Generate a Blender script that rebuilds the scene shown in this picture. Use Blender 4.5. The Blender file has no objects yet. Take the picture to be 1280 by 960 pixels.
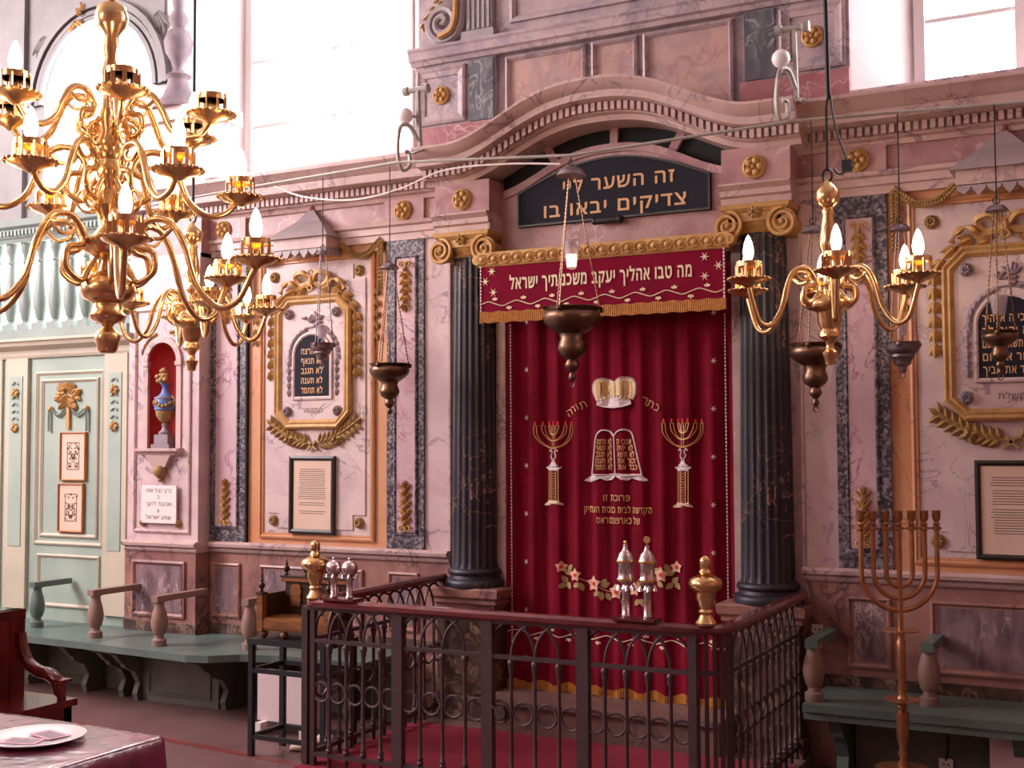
import bpy, math, random, mathutils, mathutils.geometry
from mathutils import Vector, Matrix
random.seed(7)
PI = math.pi
SC = bpy.context.scene
COL = SC.collection

# ------------------------------------------------------------------ camera
F = 1520.0
TH, PT, RO = math.radians(27.6), math.radians(2.86), math.radians(0.23)
CAM = Vector((2.835, -6.75, 1.75))
FW = Vector((-math.sin(TH) * math.cos(PT), math.cos(TH) * math.cos(PT), math.sin(PT)))
R0 = Vector((math.cos(TH), math.sin(TH), 0))
U0 = R0.cross(FW)
RI = R0 * math.cos(RO) - U0 * math.sin(RO)
UP = U0 * math.cos(RO) + R0 * math.sin(RO)
cd = bpy.data.cameras.new('camera')
cd.sensor_width = 36.0
cd.lens = 36.0 * F / 1280.0
cd.clip_start = 0.05
cam = bpy.data.objects.new('camera', cd)
COL.objects.link(cam)
cam.matrix_world = Matrix(((RI.x, UP.x, -FW.x, CAM.x), (RI.y, UP.y, -FW.y, CAM.y), (RI.z, UP.z, -FW.z, CAM.z), (0, 0, 0, 1)))
SC.camera = cam


def un(px, py, y=None, x=None, z=None):
    """the point where a pixel's ray meets a plane of the room"""
    d = FW + RI * ((px - 640) / F) - UP * ((py - 480) / F)
    if y is not None:
        t = (y - CAM.y) / d.y
    elif x is not None:
        t = (x - CAM.x) / d.x
    else:
        t = (z - CAM.z) / d.z
    return CAM + d * t


# ------------------------------------------------------------------ light
world = bpy.data.worlds.new('sky')
SC.world = world
world.use_nodes = True
bg = world.node_tree.nodes['Background']
bg.inputs['Color'].default_value = (1.0, 0.95, 0.98, 1)
bg.inputs['Strength'].default_value = 11.0
SC.view_settings.view_transform = 'Standard'
SC.view_settings.look = 'None'
SC.view_settings.gamma = 1.0
SC.view_settings.use_curve_mapping = False
SC.view_settings.exposure = 0.3
SC.cycles.use_denoising = True
SC.cycles.max_bounces = 8
SC.cycles.diffuse_bounces = 4
SC.cycles.sample_clamp_indirect = 6.0


def area(name, loc, target, sx, sy, power, col):
    l = bpy.data.lights.new(name, 'AREA')
    l.shape = 'RECTANGLE'
    l.size, l.size_y = sx, sy
    l.energy = power
    l.color = col
    o = bpy.data.objects.new(name, l)
    COL.objects.link(o)
    o.location = loc
    o.rotation_euler = (Vector(target) - Vector(loc)).to_track_quat('-Z', 'Y').to_euler()
    return o


area('daylight_from_gallery_windows', (-7.4, -3.0, 4.5), (-1.5, -1.0, 2.2), 4.5, 2.8, 860, (1.0, 0.88, 0.90))
area('daylight_from_opposite_windows', (-4.2, -9.8, 4.4), (-2.2, 0, 2.4), 3.4, 2.6, 110, (1.0, 0.85, 0.86))

# ------------------------------------------------------------------ materials


def lin(h):
    h = h.lstrip('#')
    c = [int(h[i:i + 2], 16) / 255 for i in (0, 2, 4)]
    return tuple(v / 12.92 if v <= 0.04045 else ((v + 0.055) / 1.055) ** 2.4 for v in c) + (1,)


MATS = {}


def newmat(name):
    m = bpy.data.materials.new(name)
    m.use_nodes = True
    nt = m.node_tree
    b = nt.nodes['Principled BSDF']
    MATS[name] = m
    return m, nt, b


def nnode(nt, t, **kw):
    n = nt.nodes.new(t)
    for k, v in kw.items():
        if k in n.inputs.keys():
            n.inputs[k].default_value = v
        else:
            setattr(n, k, v)
    return n


def ramp(nt, src, stops):
    r = nt.nodes.new('ShaderNodeValToRGB')
    el = r.color_ramp.elements
    while len(el) < len(stops):
        el.new(0.5)
    for e, (p, c) in zip(el, stops):
        e.position = p
        e.color = c
    nt.links.new(src, r.inputs['Fac'])
    return r.outputs['Color']


def mixc(nt, fac, a, b, mode='MIX'):
    n = nt.nodes.new('ShaderNodeMix')
    n.data_type = 'RGBA'
    n.blend_type = mode
    for sock, v in ((n.inputs[0], fac), (n.inputs[6], a), (n.inputs[7], b)):
        if isinstance(v, (int, float, tuple)):
            sock.default_value = v
        else:
            nt.links.new(v, sock)
    return n.outputs[2]


def coords(nt, scale=(1, 1, 1), off=(0, 0, 0)):
    tc = nt.nodes.new('ShaderNodeTexCoord')
    mp = nt.nodes.new('ShaderNodeMapping')
    mp.inputs['Scale'].default_value = scale
    mp.inputs['Location'].default_value = off
    nt.links.new(tc.outputs['Object'], mp.inputs['Vector'])
    return mp.outputs['Vector']


def marble(name, base, patch, vein, scale=2.0, vw=0.03, vamt=0.8, pamt=0.6, rough=0.38, stretch=(1, 1, 1), off=(0, 0, 0), vein2=None):
    m, nt, b = newmat(name)
    v = coords(nt, stretch, off)
    n1 = nnode(nt, 'ShaderNodeTexNoise', Scale=scale, Detail=5.0, Roughness=0.6, Distortion=0.6)
    nt.links.new(v, n1.inputs['Vector'])
    col = mixc(nt, 1.0, lin(base), lin(base))
    pf = ramp(nt, n1.outputs['Fac'], [(0.42, (0, 0, 0, 1)), (0.68, (pamt, pamt, pamt, 1))])
    col = mixc(nt, pf, lin(base), lin(patch))
    n2 = nnode(nt, 'ShaderNodeTexNoise', Scale=scale * 1.3, Detail=7.0, Roughness=0.55, Distortion=1.4)
    mp2 = nnode(nt, 'ShaderNodeMapping')
    mp2.inputs['Location'].default_value = (3.1, 7.7, 1.9)
    nt.links.new(v, mp2.inputs['Vector'])
    nt.links.new(mp2.outputs['Vector'], n2.inputs['Vector'])
    s = nnode(nt, 'ShaderNodeMath', operation='SUBTRACT')
    s.inputs[1].default_value = 0.5
    nt.links.new(n2.outputs['Fac'], s.inputs[0])
    a = nnode(nt, 'ShaderNodeMath', operation='ABSOLUTE')
    nt.links.new(s.outputs[0], a.inputs[0])
    n3 = nnode(nt, 'ShaderNodeTexNoise', Scale=scale * 0.8, Detail=2.0)
    nt.links.new(mp2.outputs['Vector'], n3.inputs['Vector'])
    gate = ramp(nt, n3.outputs['Fac'], [(0.45, (0, 0, 0, 1)), (0.6, (vamt, vamt, vamt, 1))])
    vf = ramp(nt, a.outputs[0], [(0.0, (1, 1, 1, 1)), (vw, (0, 0, 0, 1))])
    vf = mixc(nt, 1.0, vf, gate, 'MULTIPLY')
    col = mixc(nt, vf, col, lin(vein))
    nt.links.new(col, b.inputs['Base Color'])
    b.inputs['Roughness'].default_value = rough
    return m


def breccia(name, dark, light, scale=28.0, rough=0.35, amt=0.75):
    m, nt, b = newmat(name)
    v = coords(nt)
    n0 = nnode(nt, 'ShaderNodeTexNoise', Scale=6.0, Detail=3.0)
    nt.links.new(v, n0.inputs['Vector'])
    dis = mixc(nt, 0.06, v, n0.outputs['Color'], 'ADD')
    vo = nnode(nt, 'ShaderNodeTexVoronoi', Scale=scale)
    nt.links.new(dis, vo.inputs['Vector'])
    n1 = nnode(nt, 'ShaderNodeTexNoise', Scale=9.0, Detail=6.0, Roughness=0.7)
    nt.links.new(v, n1.inputs['Vector'])
    k = nnode(nt, 'ShaderNodeMath', operation='MULTIPLY')
    nt.links.new(vo.outputs['Color'], k.inputs[0])
    nt.links.new(n1.outputs['Fac'], k.inputs[1])
    f = ramp(nt, k.outputs[0], [(0.16, (0, 0, 0, 1)), (0.5, (amt, amt, amt, 1))])
    nt.links.new(mixc(nt, f, lin(dark), lin(light)), b.inputs['Base Color'])
    b.inputs['Roughness'].default_value = rough
    return m


def paint(name, base, var=None, scale=5.0, rough=0.5, metal=0.0, amt=0.5, bump=0.0, bscale=60.0, sheen=0.0, spec=None, coat=0.0):
    m, nt, b = newmat(name)
    v = coords(nt)
    if var:
        n1 = nnode(nt, 'ShaderNodeTexNoise', Scale=scale, Detail=5.0, Roughness=0.6)
        nt.links.new(v, n1.inputs['Vector'])
        f = ramp(nt, n1.outputs['Fac'], [(0.4, (0, 0, 0, 1)), (0.68, (amt, amt, amt, 1))])
        nt.links.new(mixc(nt, f, lin(base), lin(var)), b.inputs['Base Color'])
    else:
        b.inputs['Base Color'].default_value = lin(base)
    b.inputs['Roughness'].default_value = rough
    b.inputs['Metallic'].default_value = metal
    if spec is not None:
        b.inputs['Specular IOR Level'].default_value = spec
    if sheen:
        b.inputs['Sheen Weight'].default_value = sheen
        b.inputs['Sheen Roughness'].default_value = 0.4
        b.inputs['Sheen Tint'].default_value = (1, 0.5, 0.6, 1)
    if coat:
        b.inputs['Coat Weight'].default_value = coat
        b.inputs['Coat Roughness'].default_value = 0.12
    if bump:
        n2 = nnode(nt, 'ShaderNodeTexNoise', Scale=bscale, Detail=3.0)
        nt.links.new(v, n2.inputs['Vector'])
        bp = nnode(nt, 'ShaderNodeBump', Strength=bump, Distance=0.01)
        nt.links.new(n2.outputs['Fac'], bp.inputs['Height'])
        nt.links.new(bp.outputs['Normal'], b.inputs['Normal'])
    return m


def wood(name, a, c, scale=3.0, stretch=(1, 8, 8), rough=0.35, coat=0.0):
    m, nt, b = newmat(name)
    v = coords(nt, stretch)
    n1 = nnode(nt, 'ShaderNodeTexNoise', Scale=scale, Detail=6.0, Roughness=0.65, Distortion=0.8)
    nt.links.new(v, n1.inputs['Vector'])
    nt.links.new(ramp(nt, n1.outputs['Fac'], [(0.35, lin(a)), (0.65, lin(c))]), b.inputs['Base Color'])
    b.inputs['Roughness'].default_value = rough
    if coat:
        b.inputs['Coat Weight'].default_value = coat
        b.inputs['Coat Roughness'].default_value = 0.1
    return m


def glow(name, col, strength, base='#ffffff'):
    m, nt, b = newmat(name)
    b.inputs['Base Color'].default_value = lin(base)
    b.inputs['Emission Color'].default_value = lin(col)
    b.inputs['Emission Strength'].default_value = strength
    return m


marble('pale', '#d2bcbc', '#c0a3a8', '#7d7080', 2.6, 0.028, 0.9, 1.0)
marble('trim_marble', '#c9aea8', '#b39390', '#75626c', 3.2, 0.03, 0.9, 0.9)
marble('pink_frieze', '#b58e8e', '#9a6a6e', '#cdb2b0', 3.4, 0.035, 0.8, 1.0)
marble('panel_white', '#d8c4c0', '#bda6aa', '#85747f', 2.6, 0.018, 0.95, 0.9)
marble('orange', '#cf9a72', '#c88358', '#85564a', 2.0, 0.018, 0.9, 0.8, off=(2, 0, 1))
marble('pilaster_pink', '#cdb0b6', '#bd96a2', '#8d4468', 4.5, 0.035, 1.0, 0.8)
breccia('breccia', '#36333f', '#b4a9b0', 62.0)
marble('attic_marble', '#b9a7a8', '#958692', '#77707c', 4.0, 0.05, 0.8, 1.0)
marble('attic_panel', '#bb9a90', '#9a8488', '#a5706c', 5.0, 0.05, 0.8, 1.0)
marble('red_marble', '#9a5c60', '#b58285', '#d3b0ac', 4.0, 0.04, 0.7, 0.8)
marble('green_marble', '#4c4d55', '#6f7276', '#a0a2a4', 8.0, 0.05, 0.9, 0.9, stretch=(1, 1, 0.6))
marble('plinth', '#a5796c', '#845a58', '#54404a', 3.2, 0.04, 0.95, 1.0)
marble('plinth_panel', '#8c7278', '#5d4a55', '#cbb4b0', 6.0, 0.03, 0.9, 1.0, stretch=(1.6, 1, 0.6))
marble('black_marble', '#2a2833', '#33303c', '#c08c7c', 3.2, 0.012, 1.0, 0.6, rough=0.45)
marble('dark_mottled', '#3a2c2a', '#6d5348', '#a98a72', 9.0, 0.06, 0.8, 0.9, rough=0.3)
marble('step_stone', '#85685f', '#6b5050', '#3e2e30', 5.0, 0.04, 0.6, 0.7, rough=0.5)
marble('canopy_grey', '#a5989a', '#93848a', '#7e7078', 3.0, 0.02, 0.5, 0.7)
paint('gilt', '#c49a60', '#a3763f', 14.0, 0.5, 0.15, 0.7, 0.25, 90)
paint('gilt_dark', '#ab8a56', '#84653c', 16.0, 0.55, 0.1, 0.7, 0.3, 90)
paint('grey_relief', '#9c8b92', '#857680', 14.0, 0.6, 0.0, 0.6, 0.3, 80)
paint('brass', '#ecc993', '#d3a866', 8.0, 0.24, 1.0, 0.5)
paint('old_brass', '#7d6350', '#58453c', 12.0, 0.36, 0.9, 0.7, 0.15, 40)
paint('pewter', '#8e7f84', '#6d6068', 10.0, 0.42, 0.85, 0.7, 0.15, 40)
paint('silver', '#e6dcdc', '#c0b0b4', 16.0, 0.2, 1.0, 0.5, 0.2, 70)
paint('iron', '#5c484c', '#46373c', 12.0, 0.42, 0.35, 0.6, 0.1, 50)
paint('dark_iron', '#2b2a2e', '#1e1c20', 8.0, 0.5, 0.3)
paint('bracket_grey', '#a7a29c', '#8a847e', 12.0, 0.5, 0.3)
wood('rail_wood', '#5a262c', '#7c3a3c', 3.0, (2, 2, 8), 0.25, 0.5)
wood('mahogany', '#4a0f14', '#7c2620', 4.0, (6, 2, 1), 0.25, 0.6)
wood('settee_wood', '#6b3d22', '#96602f', 6.0, (1, 4, 6), 0.45)
wood('settee_dark', '#2e1c16', '#4a2c1e', 6.0, (1, 4, 6), 0.45)
paint('bench_green', '#62746e', '#4c5c5a', 4.0, 0.35, 0.0, 0.8, 0.1, 40)
paint('bench_grey', '#6c6c60', '#50554e', 4.0, 0.5, 0.0, 0.8)
paint('arm_brown', '#96766a', '#7b6a62', 5.0, 0.5, 0.0, 0.8)
paint('green_paint', '#a2b3a6', '#8ea296', 3.0, 0.5, 0.0, 0.7)
paint('cream_paint', '#c3bba6', '#b3ab98', 3.0, 0.5, 0.0, 0.6)
paint('green_grey', '#8b9992', '#77857f', 3.0, 0.5, 0.0, 0.6)
paint('arch_backlit_grey', '#807c7b', '#6c686a', 4.0, 0.5, 0.0, 0.7)  # grey paint, darkened so the colour carries the screen's backlit shade
paint('plaster', '#e9e4e4', '#ded6d8', 2.0, 0.7, 0.0, 0.6)
paint('white_paint', '#e6dede', None, rough=0.4)
paint('velvet', '#7c0a26', '#62061c', 3.0, 0.85, 0.0, 0.8, 0.15, 120, sheen=0.35, spec=0.1)
paint('velvet_valance', '#7d0c2e', '#6a0826', 3.0, 0.85, 0.0, 0.8, 0.1, 120, sheen=0.35, spec=0.1)
paint('carpet_red', '#8c0c2a', '#760822', 8.0, 0.9, 0.0, 0.8, 0.6, 160, sheen=0.3, spec=0.1)
paint('fringe', '#b9792e', '#8e5a1e', 40.0, 0.6, 0.1, 0.8)
paint('thread_cream', '#e8d6b8', '#d2b890', 60.0, 0.6, 0.05, 0.6)
paint('thread_gold', '#d9b27a', '#c09254', 60.0, 0.5, 0.2, 0.6)
paint('thread_white', '#efe4e4', '#d8c6cc', 60.0, 0.6, 0.0, 0.6)
paint('thread_red', '#d8281e', None, rough=0.6)
paint('thread_pink', '#e6b49a', '#dca27e', 60.0, 0.6, 0.0, 0.6)
paint('thread_green', '#b59a68', '#a08656', 60.0, 0.6, 0.1, 0.6)
paint('board_black', '#26252f', '#201f28', 5.0, 0.75, spec=0.2)
paint('letter_gold', '#d6a878', None, rough=0.5)
paint('paper', '#dcc0ac', '#d2b29c', 5.0, 0.6, 0.0, 0.5)
paint('ink', '#6a5850', None, rough=0.7)
paint('frame_black', '#2c2624', None, rough=0.3)
paint('frame_orange', '#b8743c', '#98592c', 9.0, 0.4)
paint('niche_red', '#b01e1e', '#9a1418', 4.0, 0.6)
paint('urn_blue', '#5d7bb8', '#48639c', 9.0, 0.4)
paint('urn_grey', '#8f8088', '#7a6c76', 9.0, 0.5)
paint('plastic_white', '#e8dfdc', None, rough=0.35)
paint('heater_white', '#dcc8c8', None, rough=0.45)
paint('rubber', '#1c1c1e', None, rough=0.5)
paint('ceramic', '#f2eef0', None, rough=0.15)
paint('card_pink', '#d9a8b4', '#c98ea0', 30.0, 0.5)
paint('dark_void', '#15141a', None, rough=0.8)
paint('ceiling_paint', '#cfc6c6', None, rough=0.8)
paint('finial_stone', '#8d7f86', '#6c5f68', 7.0, 0.6, 0.0, 0.9)
paint('volute_grey', '#a39a9c', '#8d8588', 7.0, 0.5)
glow('bulb_lit', '#ffdcb0', 30.0)
glow('bulb_dim', '#fff0f0', 1.6)
glow('lamp_flame', '#ffd9a8', 9.0)

# cloth under clear plastic
m, nt, b = newmat('magenta_cloth')
v = coords(nt)
n1 = nnode(nt, 'ShaderNodeTexNoise', Scale=9.0, Detail=4.0, Distortion=1.0)
nt.links.new(v, n1.inputs['Vector'])
nt.links.new(ramp(nt, n1.outputs['Fac'], [(0.35, lin('#5c1432')), (0.65, lin('#8e2c58'))]), b.inputs['Base Color'])
b.inputs['Roughness'].default_value = 0.3
b.inputs['Coat Weight'].default_value = 1.0
b.inputs['Coat Roughness'].default_value = 0.08
bp = nnode(nt, 'ShaderNodeBump', Strength=0.35, Distance=0.02)
n2 = nnode(nt, 'ShaderNodeTexNoise', Scale=14.0, Detail=3.0)
nt.links.new(v, n2.inputs['Vector'])
nt.links.new(n2.outputs['Fac'], bp.inputs['Height'])
nt.links.new(bp.outputs['Normal'], b.inputs['Coat Normal'])

# mottled red stone floor
m, nt, b = newmat('floor_stone')
v = coords(nt)
n1 = nnode(nt, 'ShaderNodeTexNoise', Scale=3.0, Detail=6.0, Roughness=0.7)
n2 = nnode(nt, 'ShaderNodeTexNoise', Scale=70.0, Detail=2.0)
nt.links.new(v, n1.inputs['Vector'])
nt.links.new(v, n2.inputs['Vector'])
c1 = ramp(nt, n1.outputs['Fac'], [(0.35, lin('#5a3e40')), (0.65, lin('#755856'))])
c2 = ramp(nt, n2.outputs['Fac'], [(0.35, lin('#4e3436')), (0.6, lin('#8e6e68'))])
nt.links.new(mixc(nt, 0.45, c1, c2), b.inputs['Base Color'])
b.inputs['Roughness'].default_value = 0.4
paint('floor_band', '#7c3c38', '#6b3230', 20.0, 0.4, 0.0, 0.7)

# clear glass for panes and oil glasses
m, nt, b = newmat('pane_glass')
tr = nnode(nt, 'ShaderNodeBsdfTransparent')
gl = nnode(nt, 'ShaderNodeBsdfGlossy', Roughness=0.05)
mx = nnode(nt, 'ShaderNodeMixShader')
mx.inputs[0].default_value = 0.06
nt.links.new(tr.outputs[0], mx.inputs[1])
nt.links.new(gl.outputs[0], mx.inputs[2])
nt.links.new(mx.outputs[0], nt.nodes['Material Output'].inputs['Surface'])
m, nt, b = newmat('oil_glass')
tr = nnode(nt, 'ShaderNodeBsdfTransparent')
tr.inputs[0].default_value = (0.9, 0.88, 0.92, 1)
mx = nnode(nt, 'ShaderNodeMixShader')
mx.inputs[0].default_value = 0.35
b.inputs['Base Color'].default_value = lin('#cfc4cc')
b.inputs['Roughness'].default_value = 0.08
nt.links.new(tr.outputs[0], mx.inputs[1])
nt.links.new(b.outputs[0], mx.inputs[2])
nt.links.new(mx.outputs[0], nt.nodes['Material Output'].inputs['Surface'])

# ------------------------------------------------------------------ mesh helpers


def cr(pts, k=6, closed=False):
    """smooth curve through points"""
    pts = [Vector(p) for p in pts]
    n = len(pts)
    out = []
    for i in range(n if closed else n - 1):
        p0 = pts[(i - 1) % n] if closed or i > 0 else pts[0]
        p1, p2 = pts[i], pts[(i + 1) % n]
        p3 = pts[(i + 2) % n] if closed or i + 2 < n else pts[-1]
        for j in range(k):
            t = j / k
            out.append(0.5 * ((2 * p1) + (p2 - p0) * t + (2 * p0 - 5 * p1 + 4 * p2 - p3) * t * t + (3 * p1 - p0 - 3 * p2 + p3) * t ** 3))
    if not closed:
        out.append(pts[-1])
    return out


def inset(poly, d):
    """offset of a counter-clockwise polygon, inwards for d > 0"""
    n = len(poly)
    out = []
    for i in range(n):
        a, b, c = Vector(poly[i - 1]), Vector(poly[i]), Vector(poly[(i + 1) % n])
        e1, e2 = (b - a).normalized(), (c - b).normalized()
        n1, n2 = Vector((-e1.y, e1.x)), Vector((-e2.y, e2.x))
        k = (n1 + n2)
        q = max(0.25, 1 + n1.dot(n2))
        out.append(b + k * (d / q))
    return [(p.x, p.y) for p in out]


def rect(x0, x1, z0, z1):
    return [(x0, z0), (x1, z0), (x1, z1), (x0, z1)]


class MB:
    def __init__(s):
        s.v, s.f = [], []

    def add(s, vs, fs):
        o = len(s.v)
        s.v += [tuple(p) for p in vs]
        s.f += [tuple(i + o for i in q) for q in fs]
        return s

    def box(s, x0, x1, y0, y1, z0, z1):
        return s.add([(x, y, z) for x in (x0, x1) for y in (y0, y1) for z in (z0, z1)],
                     [(0, 1, 3, 2), (4, 6, 7, 5), (0, 4, 5, 1), (2, 3, 7, 6), (0, 2, 6, 4), (1, 5, 7, 3)])

    def bar(s, a, b, w, h=None):
        """square bar between two points"""
        a, b = Vector(a), Vector(b)
        h = h or w
        d = (b - a).normalized()
        up = Vector((0, 0, 1)) if abs(d.z) < 0.9 else Vector((1, 0, 0))
        r = d.cross(up).normalized() * w / 2
        u = r.cross(d).normalized() * h / 2
        return s.add([p + i * r + j * u for p in (a, b) for i, j in ((-1, -1), (1, -1), (1, 1), (-1, 1))],
                     [(3, 2, 1, 0), (4, 5, 6, 7), (0, 1, 5, 4), (1, 2, 6, 5), (2, 3, 7, 6), (3, 0, 4, 7)])

    def prism(s, poly, d0, d1, axis='y'):
        n = len(poly)
        mk = {'y': lambda a, b, d: (a, d, b), 'x': lambda a, b, d: (d, a, b), 'z': lambda a, b, d: (a, b, d)}[axis]
        vs = [mk(a, b, d) for d in (d0, d1) for a, b in poly]
        return s.add(vs, [tuple(range(n)), tuple(range(2 * n - 1, n - 1, -1))] + [(i, i + n, (i + 1) % n + n, (i + 1) % n) for i in range(n)])

    def loft(s, loops, ring=False, cap0=False, cap1=False, closed=True):
        n = len(loops[0])
        vs = [p for l in loops for p in l]
        m = len(loops)
        fs = []
        for i in range(m if ring else m - 1):
            for j in range(n if closed else n - 1):
                a, b = i * n + j, i * n + (j + 1) % n
                c, d = ((i + 1) % m) * n + (j + 1) % n, ((i + 1) % m) * n + j
                fs.append((a, b, c, d))
        if cap0:
            fs.append(tuple(range(n)))
        if cap1:
            fs.append(tuple((m - 1) * n + j for j in range(n - 1, -1, -1)))
        return s.add(vs, fs)

    def frame(s, poly, layers, fill=False):
        """moulding around a polygon of the xz plane: layers of (inset, y)"""
        loops = [[(a, y, b) for a, b in inset(poly, d)] for d, y in layers]
        return s.loft(loops, ring=not fill, cap1=fill)

    def lathe(s, prof, c=(0, 0, 0), n=20, axis='z', sx=1.0, sy=1.0):
        rows = []
        for r, t in prof:
            row = []
            for i in range(n):
                a = 2 * PI * i / n
                p, q = r * math.cos(a) * sx, r * math.sin(a) * sy
                w = {'z': (p, q, t), 'y': (p, t, q), 'x': (t, p, q)}[axis]
                row.append((w[0] + c[0], w[1] + c[1], w[2] + c[2]))
            rows.append(row)
        return s.loft(rows, cap0=prof[0][0] > 1e-4, cap1=prof[-1][0] > 1e-4)

    def tube(s, pts, r, n=7, closed=False):
        pts = [Vector(p) for p in pts]
        m = len(pts)
        rs = r if isinstance(r, (list, tuple)) else [r] * m
        t0 = (pts[1] - pts[0]).normalized()
        up = Vector((0, 0, 1)) if abs(t0.z) < 0.9 else Vector((1, 0, 0))
        nrm = (up - t0 * up.dot(t0)).normalized()
        rows = []
        for i in range(m):
            if closed:
                t = (pts[(i + 1) % m] - pts[i - 1]).normalized()
            else:
                t = (pts[min(i + 1, m - 1)] - pts[max(i - 1, 0)]).normalized()
            nrm = (nrm - t * nrm.dot(t))
            nrm = nrm.normalized() if nrm.length > 1e-6 else t.orthogonal().normalized()
            bi = t.cross(nrm)
            rows.append([pts[i] + (nrm * math.cos(2 * PI * k / n) + bi * math.sin(2 * PI * k / n)) * rs[i] for k in range(n)])
        return s.loft(rows, ring=closed, cap0=not closed, cap1=not closed)

    def ball(s, c, rx, ry=None, rz=None, n=10, m=6):
        ry, rz = ry or rx, rz or rx
        rows = [[(c[0] + rx * math.sin(PI * j / m) * math.cos(2 * PI * i / n), c[1] + ry * math.sin(PI * j / m) * math.sin(2 * PI * i / n), c[2] - rz * math.cos(PI * j / m)) for i in range(n)] for j in range(m + 1)]
        return s.loft(rows)

    def leaf(s, x, z, ang, L, W, y, t=0.015):
        """carved leaf lying on an xz wall plane, ridge standing out"""
        c, d = math.cos(ang), math.sin(ang)
        def P(u, w, yy):
            return (x + c * u - d * w, yy, z + d * u + c * w)
        return s.add([P(0, 0, y), P(L * .3, W * .45, y - t * .35), P(L * .65, W * .38, y - t * .35), P(L, 0, y - t * .3), P(L * .65, -W * .38, y - t * .35), P(L * .3, -W * .45, y - t * .35),
                      P(L * .25, 0, y - t), P(L * .7, 0, y - t), P(L * .5, 0, y + .004)],
                     [(0, 6, 1), (1, 6, 7, 2), (2, 7, 3), (3, 7, 4), (4, 7, 6, 5), (5, 6, 0), (0, 1, 8), (1, 2, 8), (2, 3, 8), (3, 4, 8), (4, 5, 8), (5, 0, 8)])

    def spiral(s, x, z, y, r0, turns, w, start=0.0, sgn=1, depth=0.02, k=14):
        """flat scroll in the xz plane"""
        n = int(turns * k)
        pts, rs = [], []
        for i in range(n + 1):
            u = i / n
            r = r0 * (1 - u) ** 0.85 + 0.004
            a = start + sgn * 2 * PI * turns * u
            pts.append((x + r * math.cos(a), y - depth * u, z + r * math.sin(a)))
            rs.append(w * (1 - 0.55 * u))
        return s.tube(pts, rs, 6)

    def xf(s, fn):
        s.v = [tuple(fn(Vector(p))) for p in s.v]
        return s

    def mesh(s, name, mat, smooth=0):
        me = bpy.data.meshes.new(name)
        me.from_pydata(s.v, [], s.f)
        me.update()
        import bmesh
        bm = bmesh.new()
        bm.from_mesh(me)
        bmesh.ops.recalc_face_normals(bm, faces=bm.faces)
        bm.to_mesh(me)
        bm.free()
        me.materials.append(MATS[mat])
        if smooth:
            me.polygons.foreach_set('use_smooth', [True] * len(me.polygons))
            me.set_sharp_from_angle(angle=math.radians(smooth))
        return me


def obj(name, mb, mat, parent=None, smooth=0, loc=None, rz=None):
    me = mb if isinstance(mb, bpy.types.Mesh) else mb.mesh(name, mat, smooth)
    o = bpy.data.objects.new(name, me)
    COL.objects.link(o)
    if parent:
        o.parent = parent
    if loc:
        o.location = loc
    if rz is not None:
        o.rotation_euler = (0, 0, rz)
    return o


def tag(o, label, cat, group=None, kind=None):
    o['label'] = label
    if cat:
        o['category'] = cat
    if group:
        o['group'] = group
    if kind:
        o['kind'] = kind
    return o


def thing(name, label, cat, loc=(0, 0, 0), rz=0.0, group=None, kind=None):
    o = bpy.data.objects.new(name, None)
    COL.objects.link(o)
    o.location = loc
    o.rotation_euler = (0, 0, rz)
    o.empty_display_size = 0.05
    return tag(o, label, cat, group, kind)


def copy_tree(o, parent=None):
    c = o.copy()
    COL.objects.link(c)
    c.parent = parent
    for ch in list(o.children):
        copy_tree(ch, c)
    return c


def fill_outlines(me, bold=0.0):
    """fill the outlines of the letters: each outer contour by itself, with the holes that lie in it"""
    nb = {}
    for e in me.edges:
        i, j = e.vertices
        nb.setdefault(i, []).append(j)
        nb.setdefault(j, []).append(i)
    seen, loops = set(), []
    for i in sorted(nb):
        if i in seen:
            continue
        lp, cur, prev = [], i, None
        nxt = i + 1 if (i + 1) in nb[i] else nb[i][0]
        while cur not in seen:
            seen.add(cur)
            lp.append(cur)
            cur, prev = nxt, cur
            nxt = next((k for k in nb[cur] if k != prev), None)
            if nxt is None:
                break
        loops.append(lp)
    V = [v.co for v in me.vertices]

    def ar(lp):
        return sum(V[lp[k - 1]].x * V[lp[k]].y - V[lp[k]].x * V[lp[k - 1]].y for k in range(len(lp))) / 2

    def inside(p, lp):
        c = False
        for k in range(len(lp)):
            p0, p1 = V[lp[k - 1]], V[lp[k]]
            if (p0.y > p.y) != (p1.y > p.y) and p.x < (p1.x - p0.x) * (p.y - p0.y) / (p1.y - p0.y) + p0.x:
                c = not c
        return c
    big = max(loops, key=lambda l: abs(ar(l)))
    sg = 1 if ar(big) > 0 else -1
    if bold:
        for l in loops:
            if len(l) > 2:
                for i, p in zip(l, inset([(V[i].x, V[i].y) for i in l], -bold * sg)):
                    V[i].x, V[i].y = p
    outer = [l for l in loops if ar(l) * sg > 0]
    holes = [l for l in loops if ar(l) * sg < 0]
    faces = []
    for l in outer:
        mine = [l] + [h for h in holes if inside(V[h[0]], l)]
        flat = [i for q in mine for i in q]
        for t in mathutils.geometry.tessellate_polygon([[Vector((V[i].x, V[i].y, 0)) for i in q] for q in mine]):
            faces.append(tuple(flat[k] for k in t))
    lift = {}
    for n_, l in enumerate(outer):
        for i in l:
            lift[i] = (n_ % 3) * .0004
    return faces, lift


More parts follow.
